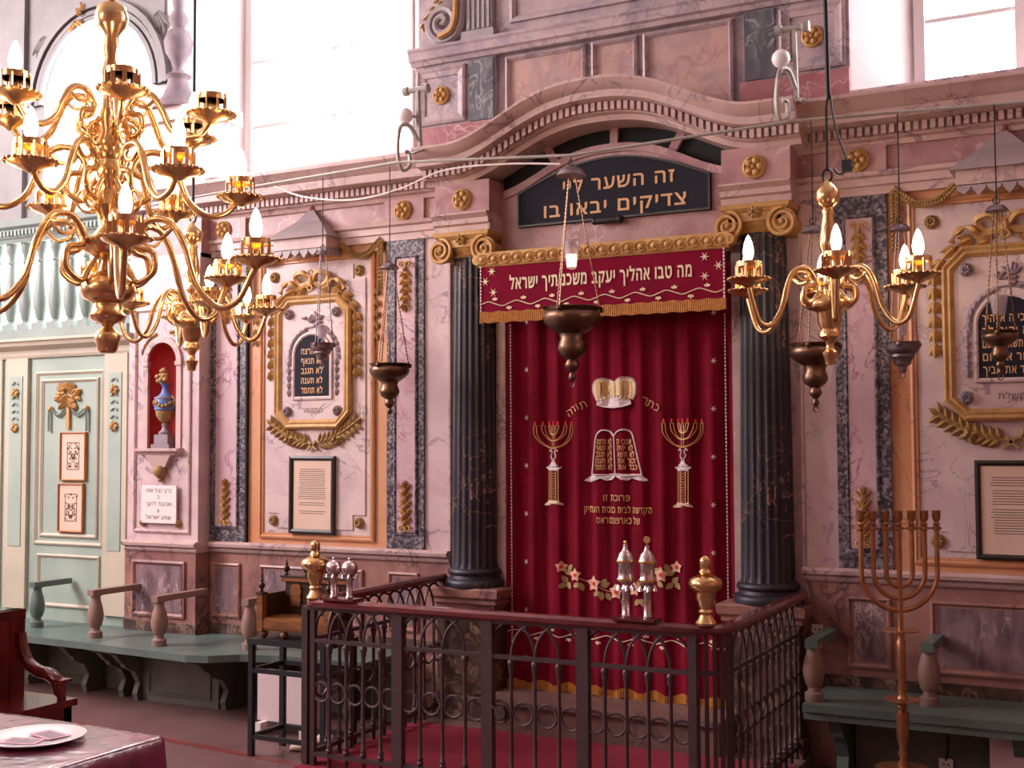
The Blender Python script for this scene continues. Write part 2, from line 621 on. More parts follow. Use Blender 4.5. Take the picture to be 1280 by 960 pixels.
def text(mb, s, size, x, z, y, depth=0.004, width=None, ang=0.0, bold=0.0, surf=None):
    """Hebrew lettering (set right to left) centred on x, base line z, standing on the plane y"""
    cu = bpy.data.curves.new('lettering', 'FONT')
    cu.body = s[::-1]
    cu.size = size
    cu.align_x = 'CENTER'
    cu.resolution_u = 3
    cu.space_character = 1.14
    cu.fill_mode = 'NONE'
    ob = bpy.data.objects.new('lettering', cu)
    COL.objects.link(ob)
    dg = bpy.context.evaluated_depsgraph_get()
    me = bpy.data.meshes.new_from_object(ob.evaluated_get(dg))
    faces, lift = fill_outlines(me, bold)
    xs = [v.co.x for v in me.vertices] or [0, 1]
    w0 = max(xs) - min(xs)
    mid = (max(xs) + min(xs)) / 2
    k = (width / w0) if width else 1.0
    c, d = math.cos(ang), math.sin(ang)
    vs = []
    for q_, v in enumerate(me.vertices):
        a, b = (v.co.x - mid) * k, v.co.y
        px, pz = x + c * a - d * b, z + d * a + c * b
        vs.append((px, (surf(px, pz) if surf else y) - depth - lift.get(q_, 0), pz))
    mb.add(vs, faces)
    bpy.data.objects.remove(ob)
    bpy.data.curves.remove(cu)
    bpy.data.meshes.remove(me)
    return mb


def lettering(name, s, size, x, z, y, depth, width, mat, parent, **kw):
    """a line of writing, each word a part of its own"""
    mb = text(MB(), s, size, x, z, y, depth, width, **kw)
    par = list(range(len(mb.v)))

    def root(i):
        while par[i] != i:
            par[i] = par[par[i]]
            i = par[i]
        return i
    for f in mb.f:
        for i in f[1:]:
            par[root(i)] = root(f[0])
    isl = {}
    for f in mb.f:
        isl.setdefault(root(f[0]), []).append(f)
    boxes = sorted((min(mb.v[i][0] for f in fs for i in f), max(mb.v[i][0] for f in fs for i in f), k) for k, fs in isl.items())
    n = len(s.split())
    gaps, hi = [], boxes[0][1]
    for k in range(1, len(boxes)):
        gaps.append((boxes[k][0] - hi, k))
        hi = max(hi, boxes[k][1])
    cuts = sorted(k for g, k in sorted(gaps, reverse=True)[:n - 1])
    for a, b in zip([0] + cuts, cuts + [len(boxes)]):
        w = MB()
        ids = {}
        for _, _, k in boxes[a:b]:
            for f in isl[k]:
                for i in f:
                    if i not in ids:
                        ids[i] = len(w.v)
                        w.v.append(mb.v[i])
                w.f.append(tuple(ids[i] for i in f))
        obj(name, w, mat, parent)


# ------------------------------------------------------------------ the setting
fl = obj('floor', MB().box(-7.5, 5.0, -10, 1.0, -0.2, 0.0), 'floor_stone')
tag(fl, 'mottled reddish stone floor of the hall', 'floor', kind='structure')
a, b_ = un(190, 922, z=0), un(330, 948, z=0)
dr = (b_ - a).normalized()
sd = Vector((-dr.y, dr.x, 0)) * 0.03
p0, p1 = a - dr * 2.5, a + dr * 1.35
obj('border_strip', MB().prism([(p0 - sd).xy[:], (p1 - sd).xy[:], (p1 + sd).xy[:], (p0 + sd).xy[:]], -0.01, 0.004, 'z'), 'floor_band', fl)
pf = obj('floor_platform', MB().box(-1.17, 1.17, -1.62, 0.05, 0.0, 0.06), 'step_stone')
tag(pf, 'low stone platform under the red carpet', 'platform', kind='structure')
obj('step', MB().box(-0.72, 0.74, -0.36, 0.1, 0.06, 0.235), 'step_stone', pf)
obj('step_edge', MB().box(-0.73, 0.75, -0.385, 0.1, 0.225, 0.25), 'step_stone', pf)

wf = obj('wall_front', MB().box(-4.0, -0.79, 0.004, 0.5, 0, 3.7).box(0.79, 4.6, 0.004, 0.5, 0, 3.7).box(-0.79, 0.79, 0.18, 0.5, 0, 3.7), 'pale')
tag(wf, 'marbled end wall with the curtained ark', 'wall', kind='structure')


def slab(name, x0, x1, z0, z1, y, mat, s=1, par=None, back=0.02):
    xa, xb = sorted((s * x0, s * x1))
    return obj(name, MB().box(xa, xb, y, back, z0, z1), mat, par or wf)


def sr(s, x0, x1, z0, z1):
    xa, xb = sorted((s * x0, s * x1))
    return rect(xa, xb, z0, z1)


def rosette(par, x, z, y, r, mat='gilt', petals=5):
    mb = MB().lathe([(r, y), (r, y - .012), (r * .8, y - .022), (r * .72, y - .012), (0, y - .012)], (x, 0, z), 16, 'y')
    for i in range(petals):
        a = 2 * PI * i / petals
        mb.ball((x + r * .5 * math.cos(a), y - .018, z + r * .5 * math.sin(a)), r * .3, .016, r * .3, 8, 5)
    mb.ball((x, y - .02, z), r * .2, .02, r * .2, 8, 5)
    return obj('rosette', mb, mat, par, 45)


def foliage_drop(par, x, z0, z1, y, w, up=True, mat='gilt'):
    """gilded candelabra of leaves on a pilaster"""
    mb = MB()
    h = z1 - z0
    d = 1 if up else -1
    zb = z0 if up else z1
    mb.tube([(x, y - .008, zb), (x, y - .012, zb + d * h)], [.012, .006], 6)
    mb.spiral(x - w * .3, zb + d * h * .05, y - .008, w * .22, 1.2, .008, 0, 1)
    mb.spiral(x + w * .3, zb + d * h * .05, y - .008, w * .22, 1.2, .008, PI, -1)
    for i in range(5):
        t = .15 + .16 * i
        sc = (.55 if i < 1 else 1.0 - .16 * i)
        for sg in (-1, 1):
            mb.leaf(x, zb + d * h * t, PI / 2 * d + sg * .75, h * .2, w * .42 * sc + .01, y, .022)
            mb.leaf(x, zb + d * h * (t + .04), PI / 2 * d + sg * .25, h * .17, w * .3 * sc + .01, y, .03)
        mb.ball((x, y - .02, zb + d * h * t), w * .13, .014, h * .04, 7, 5)
    mb.leaf(x, zb + d * h * .82, PI / 2 * d, h * .2, w * .22, y, .02)
    return obj('gilded_foliage', mb, mat, par, 50)


def festoon(par, pts, r, y, mat='gilt_dark'):
    c = cr([(p[0], y, p[1]) for p in pts], 8)
    mb = MB().tube(c, r * .6, 6)
    n = len(c)
    for i, p in enumerate(c):
        q = c[min(i + 1, n - 1)] - c[max(i - 1, 0)]
        a = math.atan2(q.z, q.x)
        for sg in (-1, 1):
            mb.leaf(p.x, p.z, a + sg * .7, r * 2.2, r * 1.5, y - r * .3, r)
    return obj('garland', mb, mat, par, 50)


# --- dado
BASE = 1.075
for s in (-1, 1):
    slab('dado', 1.13, 3.98, 0, 1.0, -0.025, 'plinth', s)
    # ledge moulding
    prof = [(0.02, 1.0), (-.04, 1.0), (-.05, 1.015), (-.04, 1.03), (-.075, 1.04), (-.08, 1.06), (-.06, BASE), (0.02, BASE)]
    xa, xb = sorted((s * 1.13, s * 3.18))
    obj('ledge', MB().prism(prof, xa, xb, 'x'), 'trim_marble', wf)
    for (x0, x1, mt) in ((1.40, 1.56, 'plinth_panel'), (1.83, 2.62, 'plinth_panel'), (2.87, 3.06, 'plinth_panel')):
        obj('dado_moulding', MB().frame(sr(s, x0 - .035, x1 + .035, .545, .925), [(0, -.02), (0, -.04), (.012, -.045), (.024, -.03), (.035, -.03), (.035, -.02)]), 'plinth', wf)
        slab('dado_panel', x0, x1, .58, .89, -.03, mt, s)
    slab('dado_base', 1.13, 3.2, .43, .5, -.04, 'dark_mottled', s)
    # plain strip beside the column
    slab('plain_strip', 1.14, 1.325, BASE, 3.14, -.014, 'pale', s)
    slab('edge_fillet', 1.128, 1.142, BASE, 3.14, -.026, 'trim_marble', s)
    # two pilasters
    for (x0, x1, c0, c1) in ((1.325, 1.61, 1.392, 1.532), (2.80, 3.175, 2.876, 3.064)):
        slab('pilaster', x0, x1, BASE, 3.10, -.03, 'breccia', s)
        obj('pilaster_moulding', MB().frame(sr(s, c0 - .018, c1 + .018, 1.165, 2.995), [(0, -.028), (0, -.04), (.009, -.043), (.018, -.034), (.018, -.028)]), 'breccia', wf)
        slab('pilaster_panel', c0, c1, 1.183, 2.977, -.034, 'pilaster_pink', s)
        xm = s * (c0 + c1) / 2
        foliage_drop(wf, xm, 2.62, 2.95, -.034, .085, False)
        foliage_drop(wf, xm, 1.19, 1.52, -.034, .085, True)
    slab('joint', 2.785, 2.80, BASE, 3.1, -.031, 'dark_void', s)
    # orange bay with notched panel
    slab('orange_field', 1.61, 2.79, BASE, 3.14, -.006, 'orange', s)
    obj('bay_moulding', MB().frame(sr(s, 1.715, 2.68, 1.11, 3.05), [(0, -.004), (0, -.022), (.014, -.03), (.024, -.018), (.034, -.02), (.04, -.004)]), 'orange', wf)
    slab('bay_panel', 1.755, 2.64, 1.15, 3.01, -.010, 'panel_white', s)
    x0, x1 = sorted((s * 1.79, s * 2.605))
    z0, z1, nt_ = 1.185, 2.975, .10
    notch = [(x0 + nt_, z0), (x1 - nt_, z0), (x1 - nt_, z0 + nt_), (x1, z0 + nt_), (x1, z1 - nt_), (x1 - nt_, z1 - nt_), (x1 - nt_, z1), (x0 + nt_, z1), (x0 + nt_, z1 - nt_), (x0, z1 - nt_), (x0, z0 + nt_), (x0 + nt_, z0 + nt_)]
    obj('notched_panel', MB().prism(notch, -.019, -.005), 'panel_white', wf)
    for rx in (x0 + .05, x1 - .05):
        for rz_ in (z0 + .05, z1 - .05):
            rosette(wf, rx, rz_, -.010, .038, 'gilt_dark', 8)
    # festoons beside the canopy
    for sx in (-1, 1):
        xc = s * 2.21
        festoon(wf, [(xc + sx * .24, 3.11), (xc + sx * .33, 3.035), (xc + sx * .44, 3.03), (xc + sx * .545, 3.105)], .016, -.035)
        festoon(wf, [(xc + sx * .555, 3.12), (xc + sx * .555, 2.98), (xc + sx * .555, 2.80)], .016, -.03)
        foliage_mb = MB()
        for k in range(5):
            foliage_mb.leaf(xc + sx * .51, 2.80 - k * .075, -PI / 2 + .3, .06, .03, -.02, .016).leaf(xc + sx * .51, 2.80 - k * .075, -PI / 2 - .3, .06, .03, -.02, .016)
        obj('husk_chain', foliage_mb, 'gilt_dark', wf)
    # canopy over the tablet
    xc = s * 2.21
    cmb = MB().loft([[(xc - .25, 0, 3.15), (xc + .25, 0, 3.15), (xc + .25, -.22, 3.15), (xc - .25, -.22, 3.15)],
                     [(xc - .2, 0, 3.2), (xc + .2, 0, 3.2), (xc + .2, -.18, 3.2), (xc - .2, -.18, 3.2)],
                     [(xc - .1, 0, 3.28), (xc + .1, 0, 3.28), (xc + .1, -.1, 3.28), (xc - .1, -.1, 3.28)],
                     [(xc - .012, 0, 3.37), (xc + .012, 0, 3.37), (xc + .012, -.06, 3.37), (xc - .012, -.06, 3.37)]], cap0=True, cap1=True)
    obj('canopy_roof', cmb, 'canopy_grey', wf)
    obj('canopy_band', MB().box(xc - .22, xc + .22, -.19, 0, 3.07, 3.15), 'trim_marble', wf)
    for k in range(6):
        w = .44 / 6
        xx = xc - .22 + w * (k + .5)
        hh = .06 if k % 2 else .045
        obj('canopy_lappet', MB().prism([(xx - w * .5, 3.075), (xx - w * .42, 3.05), (xx, 3.07 - hh), (xx + w * .42, 3.05), (xx + w * .5, 3.075)], -.19, -.175), 'canopy_grey', wf)
    for k in range(3):
        w = .17 / 3
        yy = -.18 + w * (k + .5)
        obj('canopy_lappet', MB().prism([(yy - w * .5, 3.075), (yy - w * .42, 3.05), (yy, 3.02), (yy + w * .42, 3.05), (yy + w * .5, 3.075)], xc + .205, xc + .22, 'x'), 'canopy_grey', wf)
    obj('canopy_finial', MB().ball((xc, -.05, 3.385), .028, .028, .035), 'red_marble', wf, 60)

# --- entablature of the bays
for s in (-1, 1):
    xa, xb = sorted((s * 1.02, s * 3.98))
    obj('architrave', MB().prism([(.02, 3.10), (-.035, 3.10), (-.035, 3.145), (-.05, 3.15), (-.05, 3.19), (-.07, 3.2), (-.075, 3.222), (.02, 3.222)], xa, xb, 'x'), 'trim_marble', wf)
    obj('frieze', MB().box(xa, xb, -.03, .02, 3.222, 3.365), 'pink_frieze', wf)
    obj('cornice', MB().prism([(.3, 3.36), (-.05, 3.36), (-.06, 3.385), (-.09, 3.395), (-.09, 3.455), (-.13, 3.46), (-.2, 3.47), (-.205, 3.52), (-.225, 3.53), (-.25, 3.565), (-.28, 3.585), (-.28, 3.605), (.3, 3.605)], xa, xb, 'x'), 'trim_marble', wf, 30)
    d = MB()
    x = xa
    while x < xb - .03:
        d.box(x, x + .026, -.125, -.08, 3.408, 3.455)
        x += .042
    o = obj('dentil_course', d, 'trim_marble', wf)
    o['kind'] = 'stuff'
    # blocks above the pilasters, with rosettes
    for (x0, x1) in ((1.31, 1.62), (2.79, 3.18)):
        slab('frieze_block', x0, x1, 3.2, 3.37, -.055, 'pink_frieze', s)
        rosette(wf, s * (x0 + x1) / 2, 3.29, -.055, .068)
    # attic blocks at the outer ends, with stone urns
    slab('end_block', 3.16, 3.86, 3.60, 4.17, -.06, 'trim_marble', s, back=.3)
    slab('end_block_cap', 3.12, 3.90, 4.14, 4.24, -.1, 'trim_marble', s, back=.3)
    urn = MB().lathe([(.19, 4.24), (.18, 4.27), (.12, 4.33), (.085, 4.42), (.075, 4.47), (.10, 4.50), (.05, 4.53), (.035, 4.56), (.05, 4.6), (.095, 4.68), (.108, 4.76), (.085, 4.83), (.045, 4.86), (.07, 4.9), (.075, 4.93), (.04, 5.0), (.05, 5.08), (.02, 5.2), (.0, 5.25)], (s * 3.50, .02, 0), 18)
    obj('stone_finial', urn, 'finial_stone', wf, 40)
    slab('plaster_pier', 3.44, 4.0, 3.6, 6.2, .12, 'plaster', s, back=.5)

# --- ark frontispiece: entablature blocks over the columns
BS = lambda u: .5 * (1 + math.cos(PI * min(1.0, abs(u)) ** 1.25))
def arch_b(x):
    return 3.395 + .275 * BS(x / .98)
for s in (-1, 1):
    obj('ark_architrave', MB().prism([(.02, 3.08), (-.2, 3.08), (-.2, 3.12), (-.22, 3.13), (-.22, 3.16), (-.25, 3.185), (-.25, 3.195), (.02, 3.195)], *sorted((s * .74, s * 1.14)), 'x'), 'trim_marble', wf)
    slab('ark_frieze_block', .745, 1.135, 3.195, 3.40, -.2, 'pink_frieze', s)
    rosette(wf, s * .935, 3.285, -.2, .068)
N = 72
def arch_sweep(prof, x0, x1, n=N, bf=arch_b):
    rows = []
    for i in range(n + 1):
        x = x0 + (x1 - x0) * i / n
        rows.append([(x, y, bf(x) + dz) for y, dz in prof])
    return MB().loft(rows, cap0=True, cap1=True)
obj('ark_cornice', arch_sweep([(.05, -.01), (-.2, -.01), (-.21, .02), (-.24, .03), (-.24, .085), (-.27, .09), (-.32, .1), (-.325, .14), (-.345, .15), (-.37, .175), (-.385, .195), (-.385, .21), (.05, .21)], -1.2, 1.2), 'trim_marble', wf, 30)
d = MB()
for i in range(58):
    x = -1.18 + i * .0414
    b0 = arch_b(x)
    b1 = arch_b(x + .024)
    d.add([(x, -.275, b0 + .036), (x + .024, -.275, b1 + .036), (x + .024, -.235, b1 + .036), (x, -.235, b0 + .036), (x, -.275, b0 + .085), (x + .024, -.275, b1 + .085), (x + .024, -.235, b1 + .085), (x, -.235, b0 + .085)],
          [(0, 1, 2, 3), (7, 6, 5, 4), (0, 4, 5, 1), (1, 5, 6, 2), (2, 6, 7, 3), (3, 7, 4, 0)])
o = obj('dentil_course', d, 'trim_marble', wf)
o['kind'] = 'stuff'
# tympanum with the dark fan openings
tym = lambda x: 3.335 + .225 * BS(x / .8)
xs = [-.745 + 1.49 * i / 40 for i in range(41)]
obj('tympanum', MB().prism([(-.745, 2.86), (.745, 2.86)] + [(x, tym(x)) for x in reversed(xs)], -.04, .06), 'pink_frieze', wf)
obj('tympanum_rim', arch_sweep([(-.055, -.05), (-.055, .0), (.0, .0), (.0, -.05)], -.72, .72, 40, tym), 'pink_frieze', wf)
obj('fan_opening', MB().prism([(-.745, 3.3), (.745, 3.3)] + [(x, arch_b(x) + .03) for x in reversed(xs)], .006, .018), 'dark_void', wf)
for sx in (-.4, .02, .42):
    p = MB().bar((sx * .9, -.012, tym(sx * .9) - .02), (sx * 1.1, -.012, arch_b(sx * 1.1) + .02), .03, .05)
    obj('fan_spoke', p, 'pink_frieze', wf)
for s in (-1, 1):
    slab('ark_jamb', .735, .80, .06, 3.2, -.012, 'trim_marble', s, back=.2)

# --- attic storey
slab('attic_wall', -1.42, 1.42, 3.55, 6.2, .06, 'attic_marble', back=.5)
for s in (-1, 1):
    slab('attic_base', .80, 1.42, 3.58, 3.83, 0.0, 'red_marble', s, back=.1)
    slab('attic_block', .82, 1.42, 3.83, 4.25, 0.02, 'attic_marble', s, back=.1)
    slab('attic_dark_panel', .825, 1.005, 3.84, 4.24, 0.008, 'green_marble', s, back=.1)
    obj('attic_moulding', MB().frame(sr(s, 1.03, 1.40, 3.85, 4.225), [(0, .02), (0, .0), (.015, -.008), (.03, .004), (.06, .01), (.06, .02)]), 'attic_marble', wf)
    rosette(wf, s * 1.215, 4.04, .018, .062)
    slab('fluted_pilaster', .84, 1.03, 4.36, 5.6, .02, 'volute_grey', s, back=.1)
    for k in range(5):
        slab('flute_fillet', .855 + k * .036, .873 + k * .036, 4.44, 5.6, .008, 'volute_grey', s, back=.03)
    slab('pilaster_foot', .82, 1.06, 4.36, 4.43, .0, 'volute_grey', s, back=.1)
    mb = MB().spiral(s * 1.20, 4.52, .02, .13, 2.2, .03, 0 if s < 0 else PI, -s * -1, .03, 18)
    mb.tube(cr([(s * 1.07, .02, 4.5), (s * 1.06, .02, 4.7), (s * 1.07, .02, 5.0), (s * 1.2, .02, 5.3)], 6), .03, 6)
    obj('scroll_volute', mb, 'volute_grey', wf, 50)
    mb = MB().tube(cr([(s * 1.215, -.02, 4.42), (s * 1.12, -.02, 4.46), (s * 1.09, -.02, 4.6), (s * 1.095, -.02, 4.9)], 8), .022, 6)
    obj('scroll_gilding', mb, 'gilt', wf, 50)
    fm = MB()
    for k in range(14):
        t = k / 13
        fm.leaf(s * (1.36 - .22 * t), 4.52 + .25 * t, random.uniform(-PI, PI), .05, .035, .01, .02)
    obj('scroll_flowers', fm, 'gilt_dark', wf)
obj('attic_cornice', MB().prism([(.1, 4.25), (.0, 4.25), (-.01, 4.275), (-.03, 4.285), (-.04, 4.33), (-.05, 4.345), (-.05, 4.36), (.1, 4.36)], -1.44, 1.44, 'x'), 'attic_marble', wf)
for (x0, x1) in ((-.72, -.22), (-.12, .12), (.22, .72)):
    obj('attic_moulding', MB().frame(rect(x0 - .03, x1 + .03, 3.60, 4.23), [(0, .06), (0, .03), (.015, .022), (.03, .045), (.03, .06)]), 'attic_marble', wf)
    obj('attic_panel', MB().box(x0, x1, .05, .1, 3.62, 4.2), 'attic_panel', wf)
for (x0, x1) in ((-.72, .72),):
    obj('attic_moulding', MB().frame(rect(x0, x1, 4.45, 5.6), [(0, .06), (0, .035), (.02, .03), (.04, .05), (.04, .06)]), 'attic_marble', wf)

# --- the two tall windows
for n_, s in ((1, -1), (2, 1)):
    w = thing('window_%d' % n_, ('blown-out tall window above the marble cornice on the left' if s < 0 else 'tall white casement window above the cornice on the right'), 'window', kind='structure')
    xi, xo = 1.42, 3.44
    gi, go = 1.70, 3.2
    zs = 3.62
    for (a0, a1) in ((xi, gi), (xo, go)):
        obj('window_reveal', MB().loft([[(s * a0, .06, zs - .2), (s * a0, .06, 6.2)], [(s * a1, .46, zs - .2), (s * a1, .46, 6.2)]], closed=False), 'plaster', w)
    obj('window_sill', MB().box(*sorted((s * 1.43, s * 3.43)), -.0, .5, 3.55, zs), 'plaster', w)
    f = MB()
    X = lambda a0, a1: sorted((s * a0, s * a1))
    f.box(*X(gi, gi + .06), .42, .47, zs, 6.2).box(*X(go - .06, go), .42, .47, zs, 6.2).box(*X(gi, go), .42, .47, zs, zs + .10)
    obj('window_frame', f, 'white_paint', w)
    cx = (gi + go) / 2
    obj('mullion', MB().box(*X(cx - .06, cx + .06), .40, .47, zs, 6.2), 'white_paint', w)
    obj('mullion', MB().box(*X(gi + .54, gi + .61), .41, .47, zs, 6.2), 'white_paint', w)
    for zz in (4.15, 4.65, 5.15, 5.65):
        obj('glazing_bar', MB().box(*X(gi + .06, go - .06), .435, .455, zz, zz + .025), 'white_paint', w)
    for q in range(3):
        pa, pb = ((gi + .06, gi + .54), (gi + .61, cx - .06), (cx + .06, go - .06))[q]
        for zz in (zs + .1, 4.175, 4.675, 5.175, 5.675):
            z2 = {zs + .1: 4.15}.get(zz, zz + .475)
            obj('pane', MB().box(*X(pa, pb), .443, .447, zz, z2), 'pane_glass', w)

# --- niche pier on the left
PX0, PX1, PY = -3.79, -3.118, -.15
NX, NR, NZ0, NZS = -3.458, .138, 1.735, 2.36
arc = [(NX + NR * math.cos(PI * i / 16), NZS + NR * math.sin(PI * i / 16)) for i in range(17)]
pier = MB()
pier.box(PX0, NX - NR, PY, .02, 1.06, 3.13).box(NX + NR, PX1, PY, .02, 1.06, 3.13)
pier.box(NX - NR, NX + NR, PY, .02, 1.06, NZ0)
pier.prism([(NX + NR, NZS), (NX + NR, 3.13), (NX - NR, 3.13), (NX - NR, NZS)] + list(reversed(arc))[1:-1], PY, .02)
obj('niche_pier', pier, 'pale', wf)
nb = MB()
rows = []
for z in (NZ0, NZS):
    rows.append([(NX + NR * math.cos(PI * i / 14), PY + NR * math.sin(PI * i / 14), z) for i in range(15)])
for j in range(1, 7):
    e = PI / 2 * j / 6
    rows.append([(NX + NR * math.cos(e) * math.cos(PI * i / 14), PY + NR * math.cos(e) * math.sin(PI * i / 14), NZS + NR * math.sin(e)) for i in range(15)])
nb.loft(rows, closed=False)
nb.add(rows[0], [tuple(range(15))])
obj('niche_shell', nb, 'niche_red', wf, 50)
oarc = [(NX + (NR + .045) * math.cos(PI * i / 16), NZS + (NR + .045) * math.sin(PI * i / 16)) for i in range(17)]
obj('niche_arch', MB().loft([[(x, PY - .018, z) for x, z in arc], [(x, PY - .018, z) for x, z in oarc], [(x, PY + .005, z) for x, z in oarc], [(x, PY + .005, z) for x, z in arc]], ring=True, closed=False), 'trim_marble', wf)
for s in (-1, 1):
    xx = NX + s * (NR + .02)
    obj('niche_jamb', MB().box(xx - .022, xx + .022, PY - .012, PY + .01, NZ0, NZS - .03), 'trim_marble', wf)
    obj('niche_impost', MB().box(xx - .03, xx + .03, PY - .022, PY + .01, NZS - .03, NZS), 'trim_marble', wf)
    lm = MB()
    for k in range(5):
        a = PI / 2 - s * (.25 + .2 * k)
        lm.leaf(NX + .215 * math.cos(a), NZS + .215 * math.sin(a), a - s * PI / 2 + .3, .06, .035, PY, .018)
    obj('niche_leaves', lm, 'gilt_dark', wf)
obj('niche_shelf', MB().prism([(PY + .02, 1.685), (PY - .03, 1.685), (PY - .04, 1.70), (PY - .07, 1.715), (PY - .07, 1.735), (PY + .02, 1.735)], NX - .2, NX + .2, 'x'), 'trim_marble', wf)
obj('shelf_corbel', MB().loft([[(NX - .12, PY, 1.685), (NX + .12, PY, 1.685), (NX + .12, PY - .05, 1.685), (NX - .12, PY - .05, 1.685)], [(NX - .06, PY, 1.60), (NX + .06, PY, 1.60), (NX + .06, PY - .04, 1.60), (NX - .06, PY - .04, 1.60)]], cap0=True, cap1=True), 'trim_marble', wf)
obj('corbel_drop', MB().lathe([(.0, 1.49), (.02, 1.50), (.018, 1.52), (.05, 1.55), (.055, 1.58), (.04, 1.61), (0, 1.61)], (NX, PY - .02, 0), 12), 'gilt_dark', wf, 50)
obj('pier_moulding', MB().frame(rect(NX - .27, NX + .27, 1.13, 2.75), [(0, PY + .005), (0, PY - .012), (.012, PY - .016), (.024, PY - .006), (.024, PY + .005)]), 'trim_marble', wf)
for sx in (-.165, .165):
    rosette(wf, NX + sx, 1.20, PY, .03, 'gilt_dark', 6)
obj('pier_dado', MB().box(PX0 - .0, PX1, PY - .02, .02, 0, 1.0), 'plinth', wf)
obj('pier_ledge', MB().prism([(.02, 1.0), (PY - .03, 1.0), (PY - .04, 1.015), (PY - .03, 1.03), (PY - .06, 1.04), (PY - .065, 1.06), (PY - .04, BASE), (.02, BASE)], PX0, PX1 + .02, 'x'), 'trim_marble', wf)
obj('dado_moulding', MB().frame(rect(NX - .25, NX + .25, .535, .935), [(0, PY - .015), (0, PY - .035), (.015, PY - .04), (.03, PY - .025), (.035, PY - .015)]), 'plinth', wf)
obj('dado_panel', MB().box(NX - .215, NX + .215, PY - .026, PY, .57, .90), 'plinth_panel', wf)
obj('dado_base', MB().box(PX0, PX1 + .01, PY - .03, PY, .43, .5), 'dark_mottled', wf)
obj('pier_entablature', MB().box(PX0, PX1, PY + .01, .02, 3.10, 3.38), 'pink_frieze', wf)

# --- green panelled wall with the gallery above
wl = obj('wall_left', MB().box(-6.6, -3.79, -.08, .1, 0, 2.52), 'green_paint')
tag(wl, 'pale green panelled wall below the gallery', 'wall', kind='structure')
GY = -.08


def gpanel(x0, x1, z0, z1, par=wl, y=GY):
    obj('panel_moulding', MB().frame(rect(x0, x1, z0, z1), [(0, y + .01), (0, y - .012), (.012, y - .018), (.028, y - .004), (.028, y + .01)]), 'cream_paint', par)


gpanel(-4.83, -4.10, 1.0, 2.33)
gpanel(-4.77, -4.16, 1.06, 2.27)
gpanel(-4.79, -4.13, .53, .93)
gpanel(-6.0, -5.28, 1.9, 2.36)
gpanel(-6.0, -5.28, .6, 1.8)
gpanel(-4.06, -3.86, .53, .93)
for (x0, x1) in ((-5.14, -4.90), (-4.08, -3.85)):
    obj('green_pilaster', MB().box(x0, x1, GY - .03, GY + .01, .5, 2.44), 'cream_paint', wl)
    obj('green_pilaster_panel', MB().box(x0 + .05, x1 - .05, GY - .036, GY, .98, 2.3), 'green_paint', wl)
    mb = MB()
    xm = (x0 + x1) / 2
    gb = MB()
    for k in range(7):
        for sg in (-1, 1):
            mb.leaf(xm, 2.26 - k * .055, -PI / 2 + sg * .9, .05, .025, GY - .036, .012)
    obj('pilaster_relief', mb, 'green_grey', wl)
    for zz in (2.17, 1.90):
        for k in range(7):
            a = 2 * PI * k / 7
            gb.leaf(xm, zz, a, .045, .04, GY - .04, .02)
    obj('pilaster_flowers', gb, 'gilt', wl)
obj('wall_strip', MB().box(-5.26, -5.2, GY - .02, GY, .5, 2.45), 'cream_paint', wl)
# bouquet relief of the big panel
xb = -4.47
bq = MB()
for k in range(44):
    a = random.uniform(0, 2 * PI)
    r = random.uniform(0, .1)
    bq.leaf(xb + r * math.cos(a), 2.14 + r * .7 * math.sin(a), a, .07, .05, GY - .004, .03)
obj('bouquet', bq, 'gilt', wl)
obj('bouquet_stem', MB().prism([(xb - .018, 1.885), (xb + .018, 1.885), (xb + .014, 2.12), (xb - .014, 2.12)], GY - .02, GY), 'gilt', wl)
for sg in (-1, 1):
    festoon(wl, [(xb, 2.09), (xb + sg * .05, 2.02), (xb + sg * .11, 1.99), (xb + sg * .19, 2.04), (xb + sg * .2, 1.97), (xb + sg * .2, 1.88)], .009, GY - .012, 'green_grey')
    obj('festoon_knot', MB().ball((xb + sg * .19, GY - .015, 2.04), .022, .02, .022), 'gilt', wl, 60)
obj('gallery_ledge', MB().prism([(.1, 2.44), (GY - .02, 2.44), (GY - .03, 2.46), (GY - .03, 2.50), (GY - .1, 2.53), (GY - .11, 2.56), (GY - .13, 2.565), (GY - .13, 2.585), (.1, 2.585)], -6.6, -3.76, 'x'), 'cream_paint', wl)
obj('gallery_kerb', MB().box(-6.6, -3.83, GY - .06, .1, 2.585, 2.66), 'green_grey', wl)
base_b = MB().box(-.05, .05, -.05, .05, 2.66, 2.72)
prof = [(.045, 2.72), (.03, 2.74), (.042, 2.76), (.058, 2.84), (.062, 2.9), (.05, 3.0), (.034, 3.12), (.028, 3.2), (.04, 3.21), (.028, 3.225), (.034, 3.27), (.05, 3.3), (.05, 3.36)]
bme = base_b.lathe(prof, (0, 0, 0), 14).mesh('baluster', 'green_grey', 40)
for k in range(17):
    o = obj('baluster', bme, None, wl, loc=(-6.5 + k * .165, -.03, 0))
obj('gallery_handrail', MB().prism([(.05, 3.36), (-.1, 3.36), (-.11, 3.39), (-.13, 3.40), (-.13, 3.46), (-.16, 3.48), (-.17, 3.53), (.05, 3.53)], -6.6, -3.84, 'x'), 'green_grey', wl)
d = MB()
for k in range(66):
    d.box(-6.55 + k * .041, -6.527 + k * .041, -.15, -.12, 3.41, 3.45)
o = obj('dentil_course', d, 'green_grey', wl)
o['kind'] = 'stuff'
